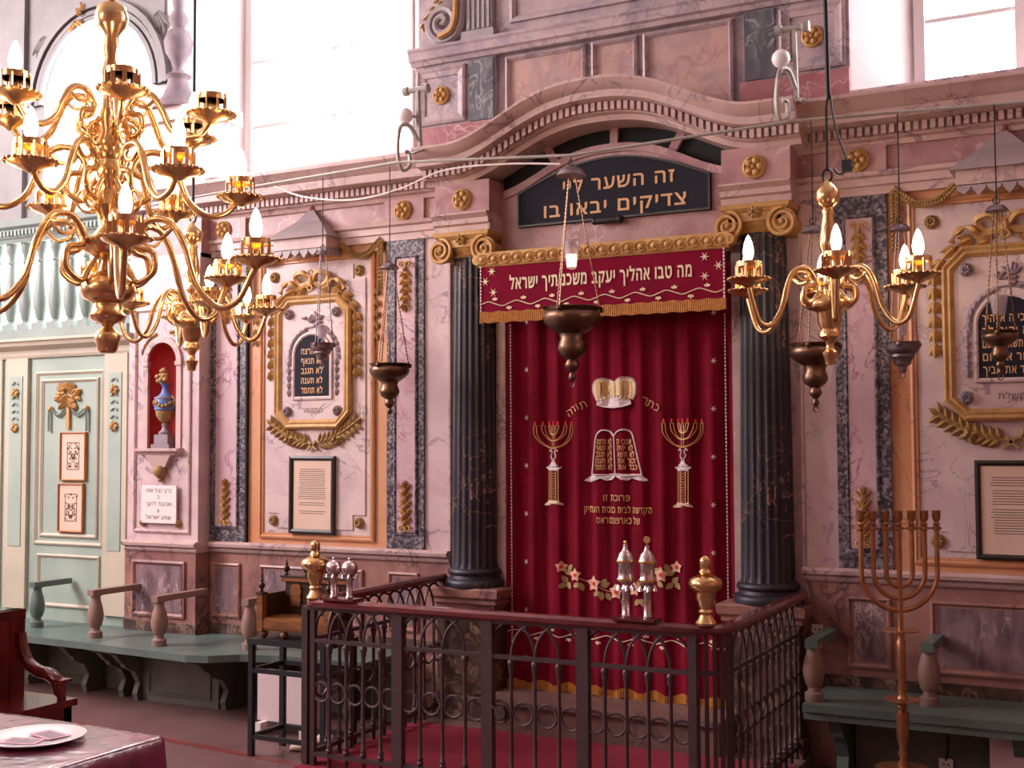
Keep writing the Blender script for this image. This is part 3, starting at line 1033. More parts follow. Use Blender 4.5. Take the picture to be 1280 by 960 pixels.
# arched screen of the gallery
AX, AR, AZ = -4.40, .60, 4.50
au = obj('wall_gallery', MB().box(-6.6, AX - AR - .14, .1, .3, 3.4, 6.2), 'arch_backlit_grey')
tag(au, 'grey arched screen at the back of the gallery', 'wall', kind='structure')
arc = [(AX + AR * math.cos(PI * i / 24), AZ + AR * math.sin(PI * i / 24)) for i in range(25)]
top = [(AX + AR + .08, AZ), (AX + AR + .08, 6.2), (AX - AR - .14, 6.2), (AX - AR - .14, AZ)]
obj('spandrel', MB().prism(top + list(reversed(arc)), .1, .3), 'arch_backlit_grey', au)
obj('arch_jamb', MB().box(AX - AR - .14, AX - AR, .1, .3, 3.4, AZ), 'arch_backlit_grey', au)
for (r0, r1, y) in ((0.0, .035, .06), (.05, .085, .07), (.10, .15, .05)):
    i_ = [(AX + (AR + r0) * math.cos(PI * i / 24), AZ + (AR + r0) * math.sin(PI * i / 24)) for i in range(25)]
    o_ = [(AX + (AR + r1) * math.cos(PI * i / 24), AZ + (AR + r1) * math.sin(PI * i / 24)) for i in range(25)]
    obj('archivolt', MB().loft([[(x, y, z) for x, z in i_], [(x, y, z) for x, z in o_], [(x, .11, z) for x, z in o_], [(x, .11, z) for x, z in i_]], ring=True, closed=False), 'arch_backlit_grey', au, 30)
gl_ = MB()
for sg in (-1, 1):
    for k in range(8):
        gl_.leaf(AX - .0 + sg * (.1 + .02 * k), AZ + AR + .1 - .02 * k, random.uniform(-PI, PI), .08, .04, .05, .03)
obj('keystone_gilding', gl_, 'gilt', au)
for sg in (-1, 1):
    gm = MB()
    x_, z_ = AX + sg * .62, AZ + .58
    for k in range(6):
        gm.leaf(x_, z_, -PI / 2 + sg * (k - 2.5) * .28, .2, .05, .1, .02)
    obj('spandrel_leaf', gm, 'arch_backlit_grey', au)
obj('gallery_pilaster', MB().box(AX - AR - .34, AX - AR - .2, .06, .12, 3.5, 6.2), 'arch_backlit_grey', au)

# --- the rest of the shell, out of view but lighting the hall
o = obj('ceiling', MB().box(-7.5, 4.8, -10, 0.6, 6.2, 6.4), 'ceiling_paint')
tag(o, 'pale painted ceiling of the hall', 'ceiling', kind='structure')
o = obj('wall_right', MB().box(4.6, 4.8, -10, 0.5, 0, 6.2), 'plinth')
tag(o, 'marbled side wall beyond the right bay', 'wall', kind='structure')
o = obj('wall_back', MB().box(-7.5, 4.8, -10.2, -10, 0, 6.2), 'plinth')
tag(o, 'plain wall opposite the ark', 'wall', kind='structure')
o = obj('wall_side', MB().box(-7.7, -7.5, -10, 1.0, 0, 6.2), 'pale')
tag(o, 'side wall below the gallery windows', 'wall', kind='structure')

# ------------------------------------------------------------------ ark columns
def column(s, label):
    t = thing('fluted_column', label, 'column', (s * .935, -.045, 0), 0, 'columns of the ark')
    hw = .25
    obj('pedestal', MB().box(-.20, .20, -.13, .16, .06, .74).box(-.22, .22, -.145, .16, .06, .16), 'dark_mottled', t)
    obj('pedestal_panel', MB().box(-.15, .15, -.136, -.12, .22, .68), 'dark_mottled', t)
    obj('pedestal_cap', MB().loft([[(-w, -y, z), (w, -y, z), (w, .16, z), (-w, .16, z)] for w, y, z in ((.2, .13, .74), (.21, .14, .765), (.225, .155, .775), (.225, .155, .795), (.245, .175, .815), (.25, .18, .86), (.24, .17, .87))], cap0=True, cap1=True), 'plinth', t)
    obj('base', MB().lathe([(.19, .87), (.195, .895), (.185, .915), (.165, .92), (.16, .94), (.172, .95), (.175, .965), (.165, .98), (.15, .985)], n=28), 'black_marble', t, 50)
    rows = []
    n = 20
    zs = [.985, 1.02] + [1.02 + (2.9 - 1.02) * i / 8 for i in range(1, 9)] + [2.94]
    for z in zs:
        u = (z - .985) / 1.95
        R = .148 - .020 * u ** 1.4
        deep = 0.0 if z in (zs[0], zs[-1]) else .011
        row = []
        for i in range(n):
            for w, dd in ((0, 0), (.22, 0), (.4, .75), (.61, 1), (.82, .75)):
                a = 2 * PI * (i + w) / n
                r = R - deep * dd
                row.append((r * math.cos(a), r * math.sin(a), z))
        rows.append(row)
    obj('shaft', MB().loft(rows, cap0=True, cap1=True), 'black_marble', t, 30)
    cap = obj('capital', MB().lathe([(.128, 2.925), (.14, 2.94), (.132, 2.95), (.15, 2.97), (.16, 2.995), (.14, 3.0)], n=24), 'gilt', t, 50)
    obj('abacus', MB().loft([[(-w, -w * .95, z), (w, -w * .95, z), (w, .05, z), (-w, .05, z)] for w, z in ((.165, 3.025), (.175, 3.035), (.195, 3.055), (.2, 3.08))], cap0=True, cap1=True), 'gilt', cap)
    obj('cushion', MB().box(-.15, .15, -.165, .04, 2.985, 3.03), 'gilt', cap)
    for sg in (-1, 1):
        mb = MB().lathe([(.078, -.165), (.078, -.15), (.055, -.06), (.055, .0), (.065, .04)], (sg * .155, 0, 2.965), 18, 'y')
        obj('bolster', mb, 'gilt', cap, 40)
        obj('volute', MB().spiral(sg * .155, 2.965, -.168, .08, 2.3, .014, PI / 2, sg, .012, 18).ball((sg * .155, -.18, 2.965), .013), 'gilt', cap, 50)
    fl_ = MB()
    for k in range(7):
        a = 2 * PI * k / 7
        fl_.leaf(.0, 3.03, a, .04, .035, -.175, .02)
    obj('capital_flower', fl_, 'gilt_dark', cap)
    return t


column(-1, 'fluted black marble column with gilded capital, left of the red curtain')
column(1, 'fluted black marble column with gilded capital, right of the red curtain')

# ------------------------------------------------------------------ inscription board
ib = thing('inscription_board', 'black arched board with gold Hebrew lettering above the red curtain', 'sign', (0, -.038, 0))
btop = lambda x: 3.295 + .185 * max(0.0, math.cos(PI / 2 * min(1, abs(x) / .66))) ** .95
xs = [-.615 + 1.25 * i / 36 for i in range(37)]
bpoly = [(-.615, 3.10), (.635, 3.10)] + [(x, btop(x - .01)) for x in reversed(xs)]
obj('board', MB().prism(bpoly, -.03, -.004), 'board_black', ib)
obj('board_rim', MB().frame(bpoly, [(0, -.004), (0, -.036), (.012, -.036), (.012, -.03)]), 'frame_black', ib)
lettering('inscription', 'זה השער ליי', .118, .06, 3.285, -.03, .003, .72, 'letter_gold', ib, bold=.002)
lettering('inscription', 'צדיקים יבאו בו', .118, .03, 3.145, -.03, .003, .92, 'letter_gold', ib, bold=.002)
obj('board_hook', MB().tube([(-.08, -.05, 3.09), (.08, -.05, 3.09)], [.022, .022], 10).ball((-.08, -.05, 3.09), .024).ball((.08, -.05, 3.09), .024), 'dark_iron', ib, 50)

# ------------------------------------------------------------------ curtain
def cy(x, z):
    return -.005 - (.009 + .009 * min(1.0, abs(x) / .5)) * math.sin(2 * PI * x / .145 + .9 * math.sin(5 * x) + .25 * math.sin(2.2 * z)) - .0025 * math.sin(2 * PI * x / .061 + z)


cu = thing('ark_curtain', 'dark red velvet curtain with embroidered crown, tablets and menorahs, hung in the ark', 'curtain', (0, 0, 0))
NXc, NZc = 150, 30
rows = [[(-.735 + 1.465 * i / NXc, cy(-.735 + 1.465 * i / NXc, z), z + (.012 * math.sin(i * .33) if j == 0 else 0)) for i in range(NXc + 1)] for j, z in enumerate([.285 + (2.8 - .285) * j / NZc for j in range(NZc + 1)])]
front = MB().loft([r + [(p[0], p[1] + .006, p[2]) for p in reversed(r)] for r in rows], cap0=True, cap1=True)
o = obj('velvet', front, 'velvet', cu, 80)
rows = [[(-.735 + 1.465 * i / 220, cy(-.735 + 1.465 * i / 220, .28) - .006 - (.004 if i % 2 else 0) + dy, z + .012 * math.sin(i * .225)) for i in range(221)] for z, dy in ((.245, -.004), (.275, 0), (.30, .002), (.30, .012), (.245, .012))]
obj('fringe', MB().loft(rows, closed=False), 'fringe', cu)


def wire(pts, r, mat='thread_gold', k=6, par=cu, name='embroidery', sf=cy, closed=False):
    c = cr([(p[0], 0, p[1]) for p in pts], k, closed)
    for p in c:
        p.y = sf(p.x, p.z) - .003
    return MB().tube(c, r, 5, closed)


def patch(poly, mat, name='embroidery', par=cu, sf=cy, d=.009):
    """flat embroidered shape laid on the cloth, cut in strips that follow the folds"""
    n = len(poly)
    cxp = sum(p[0] for p in poly) / n
    czp = sum(p[1] for p in poly) / n
    mb = MB()
    rings = []
    for u in (0.02, .35, .7, 1.0):
        rings.append([(cxp + (p[0] - cxp) * u, sf(cxp + (p[0] - cxp) * u, czp + (p[1] - czp) * u) - d, czp + (p[1] - czp) * u) for p in poly])
    mb.loft(rings, cap0=True)
    return mb


def join(*mbs):
    o = MB()
    for q in mbs:
        o.add(q.v, q.f)
    return o


def star(x, z, r, sf=cy):
    mb = MB()
    for k in range(6):
        a = PI * k / 3
        tip = (x + r * math.cos(a), z + r * math.sin(a))
        l = (x + r * .25 * math.cos(a + .6), z + r * .25 * math.sin(a + .6))
        q = (x + r * .25 * math.cos(a - .6), z + r * .25 * math.sin(a - .6))
        vs = [(p[0], sf(p[0], p[1]) - .006, p[1]) for p in ((x, z), l, tip, q)]
        mb.add(vs, [(0, 1, 2, 3)])
    return mb


def P(px, py):
    """pixel on the curtain plane"""
    v = un(px, py, y=-.01)
    return v.x, v.z


def PP(lst, ox, oy, sc):
    return [P(ox + a / sc, oy + b / sc) for a, b in lst]


# crown
Z1 = (660, 460, 1280 / 220)
def zp(l):
    return PP(l, *Z1)


crown = [(510, 235), (480, 180), (475, 130), (500, 95), (550, 82), (600, 95), (628, 105), (660, 80), (710, 72), (755, 85), (778, 120), (775, 180), (752, 228), (690, 205), (630, 200), (570, 210)]
o = obj('crown', patch([(p.x, p.z) for p in cr([(a, 0, b) for a, b in zp(crown)], 3, True)], None), 'thread_cream', cu)
o['label'] = 'embroidered cream and gold crown'
for k, xx in enumerate((500, 545, 600, 665, 720)):
    a = [(xx, 100 if k not in (2,) else 108), (xx + 26, 96), (xx + 36, 150), (xx + 30, 212 - abs(2 - k) * -4), (xx + 8, 214 + abs(2 - k) * 4), (xx + 2, 150)]
    obj('crown_stripe', patch(zp(a), None, d=.013), 'thread_gold', o)
band = [(505, 272), (515, 240), (570, 214), (630, 205), (690, 208), (748, 236), (752, 262), (690, 285), (625, 293), (560, 287)]
obj('crown_band', patch(zp(band), None, d=.017), 'thread_white', o)
bd = MB()
for a, b in zp([(515 + 24 * k, 240 - 34 * math.sin(PI * k / 9.6)) for k in range(10)]):
    bd.ball((a, cy(a, b) - .018, b), .008, .004, .010, 6, 4)
obj('crown_beads', bd, 'thread_cream', o)
bd = MB()
for p in cr([(a, 0, b) for a, b in zp([(500, 230), (470, 180), (468, 130), (495, 90), (550, 76), (600, 90), (628, 100), (660, 75), (710, 66), (760, 80), (784, 120), (782, 180), (762, 225)])], 4):
    bd.ball((p.x, cy(p.x, p.z) - .005, p.z), .0045, .003, .0045, 5, 4)
obj('crown_beads', bd, 'thread_white', o)
# letters beside the crown
for ch, a, b, an in (('כ', 928, 312, -.5), ('ת', 880, 285, -.42), ('ר', 843, 262, -.35), ('ת', 415, 292, .45), ('ו', 378, 305, .5), ('ר', 345, 322, .5), ('ה', 315, 346, .55)):
    x, z = zp([(a, b)])[0]
    obj('letter', text(MB(), ch, .07, x, z, 0, .014, None, an, surf=cy), 'thread_gold', cu)
# tablets
tb = MB()
for l, rr in (([(460, 775), (478, 640), (495, 510), (520, 465), (550, 452), (590, 462), (622, 495)], .0055), ([(622, 495), (650, 462), (700, 448), (740, 465), (762, 510), (795, 640), (832, 775)], .0055), ([(622, 495), (628, 620), (635, 775)], .004), ([(460, 775), (550, 778), (640, 772), (740, 776), (832, 775)], .004)):
    tb = join(tb, wire(zp(l), rr))
o = obj('tablet_outline', tb, 'thread_white', cu)
o['label'] = 'embroidered outline of the two tablets'
for l in ([(460, 778), (635, 778), (638, 790), (610, 812), (570, 820), (530, 802), (480, 808), (455, 830), (410, 818)], [(635, 778), (832, 778), (875, 818), (850, 826), (810, 808), (760, 800), (720, 820), (680, 812), (650, 795)]):
    obj('tablet_base', patch(zp(l), None), 'thread_white', cu)
for k, s_ in enumerate(('אנכי ה', 'לא יהיה', 'לא תשא', 'זכור את', 'כבד את')):
    x, z = zp([(700 + 8 * k, 553 + 46.5 * k)])[0]
    lettering('tablet_text', s_, .048, x, z, 0, .014, .088 + .008 * k, 'thread_gold', cu, surf=cy, bold=.0012)
for k, s_ in enumerate(('לא תרצח', 'לא תנאף', 'לא תגנב', 'לא תענה', 'לא תחמד')):
    x, z = zp([(558 - 1 * k, 553 + 46.5 * k)])[0]
    lettering('tablet_text', s_, .048, x, z, 0, .014, .088 + .004 * k, 'thread_gold', cu, surf=cy, bold=.0012)
for s_, px, py, wd in (('פרוכת זו', 771, 626, .165), ('הקדשה לבית כנסת העתיק', 772, 641, .43), ('של כארפונטראס', 774, 654.5, .28)):
    x, z = P(px, py)
    lettering('dedication', s_, .058, x, z, 0, .014, wd, 'thread_gold', cu, surf=cy, bold=.0012)
# menorahs
def menorah_emb(ox, oy, k):
    m_ = MB()
    q = lambda l: PP([(a * k, b * k) for a, b in l], ox, oy, Z1[2])
    for w in (0, 18):
        for (xa, xb, dp) in ((-138 + w, 132 - w, 168), (-91 + w, 91 - w, 115), (-46 + w, 46 - w, 70)):
            c = (xa + xb) / 2
            pts = [(xa, 0), (xa + 8, dp * .45), (xa + (c - xa) * .45, dp * .85), (c, dp - w * .3), (xb - (xb - c) * .45, dp * .85), (xb - 8, dp * .45), (xb, 0)]
            m_ = join(m_, wire(q(pts), .0032))
    m_ = join(m_, wire(q([(-10, 5), (-10, 90), (-10, 170)]), .003), wire(q([(8, 5), (8, 90), (8, 170)]), .003))
    for xx in (-129, -82, -37, 0, 37, 82, 123):
        m_ = join(m_, wire(q([(xx - 9, 0), (xx + 9, 0)]), .003))
    par = obj('embroidered_menorah', m_, 'thread_gold', cu)
    for xx in (-129, -82, -37, 0, 37, 82, 123):
        a, b = q([(xx, -16)])[0]
        obj('flame', MB().ball((a, cy(a, b) - .004, b), .0085, .004, .013, 6, 5), 'thread_red', par)
    sc_ = MB()
    for sg in (-1, 1):
        sc_ = join(sc_, wire(q([(sg * 35, 190), (sg * 25, 178), (sg * 12, 195), (sg * 22, 225), (sg * 8, 250), (sg * 22, 285), (sg * 38, 292)]), .0045))
    obj('scroll', join(sc_, patch(q([(-30, 300), (-20, 275), (0, 255), (20, 275), (30, 300)]), None)), 'thread_white', par)
    obj('pillar_cap', patch(q([(-62, 300), (62, 300), (58, 312), (44, 318), (44, 330), (-44, 330), (-44, 318), (-58, 312)]), None), 'thread_white', par)
    pl = MB()
    for xx in (-40, -22, 22, 40):
        pl = join(pl, wire(q([(xx, 330), (xx, 450), (xx, 545)]), .003))
    for j in range(11):
        pl = join(pl, wire(q([(-20, 338 + 19 * j), (0, 352 + 19 * j), (20, 338 + 19 * j)]), .0022, k=2))
    obj('pillar', pl, 'thread_gold', par)
    obj('pillar_foot', patch(q([(-48, 545), (48, 545), (48, 556), (68, 566), (72, 580), (-72, 580), (-68, 566), (-48, 556)]), None), 'thread_cream', par)
    return par


menorah_emb(660 + 187 / Z1[2], 460 + 418 / Z1[2], 1.0)['label'] = 'embroidered menorah left of the tablets'
menorah_emb(660 + 1128 / Z1[2], 460 + 400 / Z1[2], 1.06)['label'] = 'embroidered menorah right of the tablets'
# border braids, stars, flowers, vine
for px in (641, 908):
    x0 = P(px, 650)[0]
    br = MB()
    z = .31
    while z < 2.5:
        br.ball((x0, cy(x0, z) - .006, z), .005, .005, .009, 5, 4)
        z += .021
    obj('braid', br, 'thread_white', cu)
for px in (657, 893):
    for k in range(8):
        py = 402 + (0 if px < 700 else -11) + 60 * k
        if py < 850:
            x, z = P(px, py)
            obj('star', star(x, z, .021), 'thread_cream', cu)
Z2 = (680, 620, 6.4)
fw = [(145, 565, .033), (255, 630, .038), (402, 700, .043), (580, 765, .043), (725, 745, .038), (942, 628, .042), (1060, 570, .034)]
stem = wire(PP([(145, 565), (200, 630), (255, 640), (330, 680), (402, 705), (500, 760), (580, 775), (660, 790), (725, 755), (830, 690), (942, 630), (1010, 600), (1060, 570)], *Z2), .003)
obj('flower_stem', stem, 'thread_pink', cu)
lv = [(205, 575, .9), (185, 610, -.6), (165, 665, 2.2), (150, 715, 3.6), (195, 715, -1.1), (265, 712, 3.5), (305, 725, -1.2), (480, 690, .9), (495, 710, .5), (425, 780, 3.6), (465, 800, -1.6), (515, 805, -1.0), (640, 835, -2.0), (760, 705, 1.2), (750, 850, 3.9), (795, 855, -1.2), (895, 600, .8), (935, 705, -.6), (990, 575, 2.0), (1015, 615, .6), (1005, 720, 3.9), (1065, 720, -.8), (1045, 675, .7)]
for a, b, an in lv:
    x, z = PP([(a, b)], *Z2)[0]
    c, d_ = math.cos(an), math.sin(an)
    L, W = .056, .017
    poly = [(x + c * u - d_ * w, z + d_ * u + c * w) for u, w in ((-L / 2, 0), (-L * .15, -W), (L * .2, -W * .8), (L / 2, 0), (L * .2, W * .8), (-L * .15, W))]
    obj('leaf', patch(poly, None), 'thread_green', cu)
for a, b, r in fw:
    x, z = PP([(a, b)], *Z2)[0]
    poly = []
    for k in range(10):
        an = PI / 2 + PI * k / 5
        rr = (r if k % 2 == 0 else r * .62) * 1.15
        poly.append((x + rr * math.cos(an), z + rr * math.sin(an)))
    f = obj('flower', patch(poly, None, d=.014), 'thread_pink', cu)
    poly = [(x + r * .3 * math.cos(PI * k / 4), z + r * .3 * math.sin(PI * k / 4)) for k in range(8)]
    obj('flower_heart', patch(poly, None, d=.018), 'thread_red', f)


def vine(par, sf, xa, xb, z, amp, n, tilt=0.0, r=.0035):
    pts = [(xa + (xb - xa) * i / (n * 4), z + amp * math.sin(PI * i / 2) + tilt * i / (n * 4)) for i in range(n * 4 + 1)]
    mb = wire(pts, r, k=3, sf=sf)
    for i in range(1, n * 2):
        x = xa + (xb - xa) * i / (n * 2)
        zz = z + (1 if i % 2 else -1) * amp * 1.4 + tilt * i / (n * 2)
        for k in range(3):
            a = PI / 2 * (1 if i % 2 else -1) + (k - 1) * .9
            vs = [(x + u * math.cos(a) - w * math.sin(a), zz + u * math.sin(a) + w * math.cos(a)) for u, w in ((0, 0), (.012, .008), (.024, 0), (.012, -.008))]
            mb.add([(p[0], sf(p[0], p[1]) - .006, p[1]) for p in vs], [(0, 1, 2, 3)])
    return obj('vine', mb, 'thread_cream', par)


vine(cu, cy, -.72, .70, .595, .014, 7)

# ------------------------------------------------------------------ pelmet and valance
VY = -.235
pm = thing('gilded_pelmet', 'carved gilded pelmet rail above the red valance', 'pelmet', (0, VY, 2.885))
obj('rail', MB().prism([(.02, -.045), (-.01, -.045), (-.02, -.03), (-.02, .03), (-.012, .045), (.02, .045)], -.80, .80, 'x'), 'gilt', pm, 30)
for k in range(20):
    x = -.76 + 1.52 * k / 19
    mb = MB().lathe([(.034, -.018), (.03, -.03), (.022, -.024), (.016, -.034), (0, -.038)], (x, 0, 0), 12, 'y')
    mb.leaf(x + .034, -.005, 1.0, .035, .025, -.02, .014).leaf(x + .034, .005, -1.0, .035, .025, -.02, .014)
    obj('carved_boss', mb, 'gilt', pm, 50)
for sg in (-1, 1):
    obj('pelmet_end', MB().lathe([(.0, -.03), (.032, -.028), (.036, .02)], (sg * .80, 0, 0), 14, 'y'), 'gilt', pm, 40)
    obj('pelmet_bracket', MB().box(sg * .74 - .02, sg * .74 + .02, .02, -VY - .0, -.02, .02), 'gilt_dark', pm)
vy = lambda x, z: VY - .006 + .004 * math.sin(x * 11)
va = thing('curtain_valance', 'red velvet valance with Hebrew verse, stars and gold fringe, over the curtain', 'valance', (0, 0, 0))
XA, XB, VB, VT = -.785, .775, 2.555, 2.838
rows = [[(XA + (XB - XA) * i / 60, vy(XA + (XB - XA) * i / 60, z), z) for i in range(61)] for z in (VB, (VB + VT) / 2, VT)]
o = obj('velvet', MB().loft([r + [(p[0], p[1] + .005, p[2]) for p in reversed(r)] for r in rows], cap0=True, cap1=True), 'velvet_valance', va, 80)
rows = []
for z, dd in ((2.495, -.008), (2.555, -.004), (2.562, .0), (2.562, .01), (2.495, .006)):
    rows.append([(XA + (XB - XA) * i / 240, vy(XA + (XB - XA) * i / 240, z) + dd - (.004 if i % 2 else 0), z + .003 * math.sin(i * .4)) for i in range(241)])
obj('fringe', MB().loft(rows, closed=False), 'fringe', va)
lettering('verse', 'מה טבו אהליך יעקב משכנותיך ישראל', .108, .0, 2.695, 0, .005, 1.16, 'thread_cream', va, surf=vy, bold=.003)
for x, z in ((-.70, 2.81), (-.745, 2.75), (-.69, 2.68), (.655, 2.80), (.735, 2.745), (.655, 2.69)):
    obj('star', star(x, z, .03, vy), 'thread_cream', va)
vine(va, vy, -.775, .765, 2.61, .014, 8)
for x in (XA + .008, XB - .008):
    br = MB()
    for k in range(14):
        br.ball((x, vy(x, 2.7) - .006, 2.57 + k * .0205), .006, .005, .009, 5, 4)
    obj('braid', br, 'thread_white', va)

# ------------------------------------------------------------------ carpet and railing
tag(obj('red_carpet', MB().box(-1.165, 1.165, -1.6, -.39, .06, .075), 'carpet_red'), 'red carpet covering the platform inside the railing', 'carpet')
RX, RY, RT, RM, RR, RB = 1.13, -1.5, .93, .725, .46, .135
rl = thing('iron_railing', 'dark wrought-iron railing with wooden handrail around the ark platform', 'railing', (0, 0, .0755))
def Z(z):
    return z - .0755
# the path of the rail: left side, rounded corners, front, right side
def corner(sx, r=.14, n=6):
    return [(sx * (RX - r + r * math.sin(PI / 2 * i / n)), RY + r - r * math.cos(PI / 2 * i / n)) for i in range(n + 1)]
cl = [(x, y) for x, y in reversed([(-abs(x), y) for x, y in corner(1, .06)])]
crn = corner(1, .15)
path = [(-RX, -.12)] + cl + crn + [(RX, -.12)]
prof = [(-.028, .0), (-.036, .01), (-.036, .028), (-.022, .042), (.022, .042), (.036, .028), (.036, .01), (.028, .0)]
rows = []
for i, p in enumerate(path):
    q0, q1 = path[max(i - 1, 0)], path[min(i + 1, len(path) - 1)]
    t_ = (Vector(q1) - Vector(q0)).normalized()
    nn = Vector((-t_.y, t_.x))
    rows.append([(p[0] + nn.x * u, p[1] + nn.y * u, Z(RT - .03) + w) for u, w in prof])
o = obj('handrail', MB().loft(rows, cap0=True, cap1=True), 'rail_wood', rl, 35)
o['label'] = 'polished dark red wooden handrail'
for (zz, h) in ((RM, .02), (RB, .022)):
    for (a, b) in (((-RX, -.12), (-RX, RY + .05)), ((-RX + .02, RY), (RX - .1, RY)), ((RX, RY + .15), (RX, -.12))):
        obj('flat_bar', MB().bar((a[0], a[1], Z(zz)), (b[0], b[1], Z(zz)), .022, h), 'iron', rl)
    obj('flat_bar', MB().tube([(x, y, Z(zz)) for x, y in crn], .011, 6), 'iron', rl)
obj('top_bar', MB().bar((-RX, RY, Z(.892)), (RX - .1, RY, Z(.892)), .026, .016), 'iron', rl)
post_me = MB().box(-.03, .03, -.02, .02, 0, Z(.9)).mesh('post', 'iron')
pxs = [-.566, -.047, .462]
for x in pxs:
    obj('post', post_me, None, rl, loc=(x, RY, 0))
obj('post', MB().box(-.02, .02, -.018, .018, 0, Z(.9)).mesh('post', 'iron'), None, rl, loc=(1.0, RY, 0))
bal_me = MB().lathe([(.012, 0), (.012, Z(.15)), (.018, Z(.155)), (.018, Z(.165)), (.013, Z(.17)), (.017, Z(.18)), (.011, Z(.19)), (.0095, Z(.3)), (.0095, Z(.62)), (.011, Z(.66)), (.017, Z(.67)), (.013, Z(.68)), (.019, Z(.69)), (.019, Z(.705)), (.011, Z(.715)), (.011, Z(.73))], n=8).mesh('baluster', 'iron', 50)
def arch_mesh(g):
    pts = [(-g * math.cos(PI * i / 18), 0, Z(RM) + (.892 - RM) * math.sin(PI * i / 18)) for i in range(19)]
    return MB().tube(pts, .0075, 5).mesh('arch', 'iron', 60)
def half_mesh(g, sg):
    pts = [(sg * g * (1 - math.cos(PI / 2 * i / 9)), 0, Z(RM) + (.892 - RM) * math.sin(PI / 2 * i / 9)) for i in range(10)]
    return MB().tube(pts, .0075, 5).mesh('arch', 'iron', 60)
def ring_mesh(r):
    return MB().tube([(r * math.cos(2 * PI * i / 20), 0, Z(RR) + r * math.sin(2 * PI * i / 20)) for i in range(20)], .0075, 5, True).mesh('ring', 'iron', 60)
def run(a, b, n, rings=True):
    """one bay between two posts: n gaps, interlaced arches over the balusters"""
    a, b = Vector(a), Vector(b)
    L = (b - a).length
    g = L / n
    rz = math.atan2((b - a).y, (b - a).x)
    am, rm, h0, h1 = arch_mesh(g), ring_mesh(min(.052, g * .46)), half_mesh(g, 1), half_mesh(g, -1)
    at = lambda k: (a.x + (b.x - a.x) * k / n, a.y + (b.y - a.y) * k / n, 0)
    for k in range(1, n):
        obj('baluster', bal_me, None, rl, loc=at(k))
        obj('arch', am, None, rl, loc=at(k), rz=rz)
    obj('arch', h0, None, rl, loc=at(0), rz=rz)
    obj('arch', h1, None, rl, loc=at(n), rz=rz)
    if rings:
        for k in range(n):
            obj('ring', rm, None, rl, loc=at(k + .5), rz=rz)
run((-RX + .03, RY), (pxs[0], RY), 5)
run((pxs[0], RY), (pxs[1], RY), 4)
run((pxs[1], RY), (pxs[2], RY), 4)
run((pxs[2], RY), (1.0, RY), 5)
run((-RX, RY + .06), (-RX, -.12), 12)
run((RX, RY + .15), (RX, -.12), 11)
for x, y in ((-RX - .005, RY + .05), (-RX + .03, RY + .005), (-RX - .012, RY - .0), (-RX - .04, RY + .025)):
    obj('corner_post', MB().box(-.014, .014, -.014, .014, 0, Z(.9)).mesh('corner_post', 'iron'), None, rl, loc=(x, y, 0))
for k in (1, 2, 3, 4, 5, 6):
    obj('corner_baluster', MB().lathe([(.0105, 0), (.0105, Z(.9))], n=8).mesh('corner_baluster', 'iron', 50), None, rl, loc=(crn[k][0], crn[k][1], 0))
for y in (-.12,):
    for sx in (-1, 1):
        obj('end_post', MB().box(-.016, .016, -.016, .016, 0, Z(.9)).mesh('end_post', 'iron'), None, rl, loc=(sx * RX, y, 0))
# gate lock in the bay beside the middle post
obj('lock', MB().lathe([(.03, -.02), (.035, -.012), (.035, .012), (.03, .02)], (.025, RY, Z(.455)), 14, 'y').bar((-.04, RY - .012, Z(.50)), (.03, RY - .012, Z(.46)), .02, .012), 'iron', rl, 40)
# brass knobs on the corners
fin = MB().lathe([(.045, .94), (.048, .95), (.036, .965), (.026, .985), (.034, 1.0), (.026, 1.01), (.032, 1.02), (.044, 1.06), (.046, 1.085), (.05, 1.09), (.072, 1.105), (.076, 1.125), (.07, 1.145), (.045, 1.158), (.022, 1.165), (.03, 1.175), (.02, 1.19), (.027, 1.2), (.024, 1.215), (.026, 1.225), (.02, 1.24), (.0, 1.25)], (0, 0, -.075), 24).mesh('brass_knob', 'brass', 50)
obj('brass_knob', fin, None, rl, loc=(-RX + .035, RY + .01, 0))
obj('brass_knob', fin, None, rl, loc=(1.055, RY + .02, 0))

# ------------------------------------------------------------------ torah finials on the rail
HR = RT + .0128
def holder(x, y, label):
    t = thing('finial_holder', label, 'holder', (x, y, HR), 0, 'finial holders on the handrail')
    obj('plate', MB().box(-.1, .1, -.045, .045, 0, .012), 'rail_wood', t)
    for sx in (-1, 1):
        obj('end_moulding', MB().box(sx * .1 - .004, sx * .1 + .004, -.048, .048, .0, .014), 'rail_wood', t)
    return t


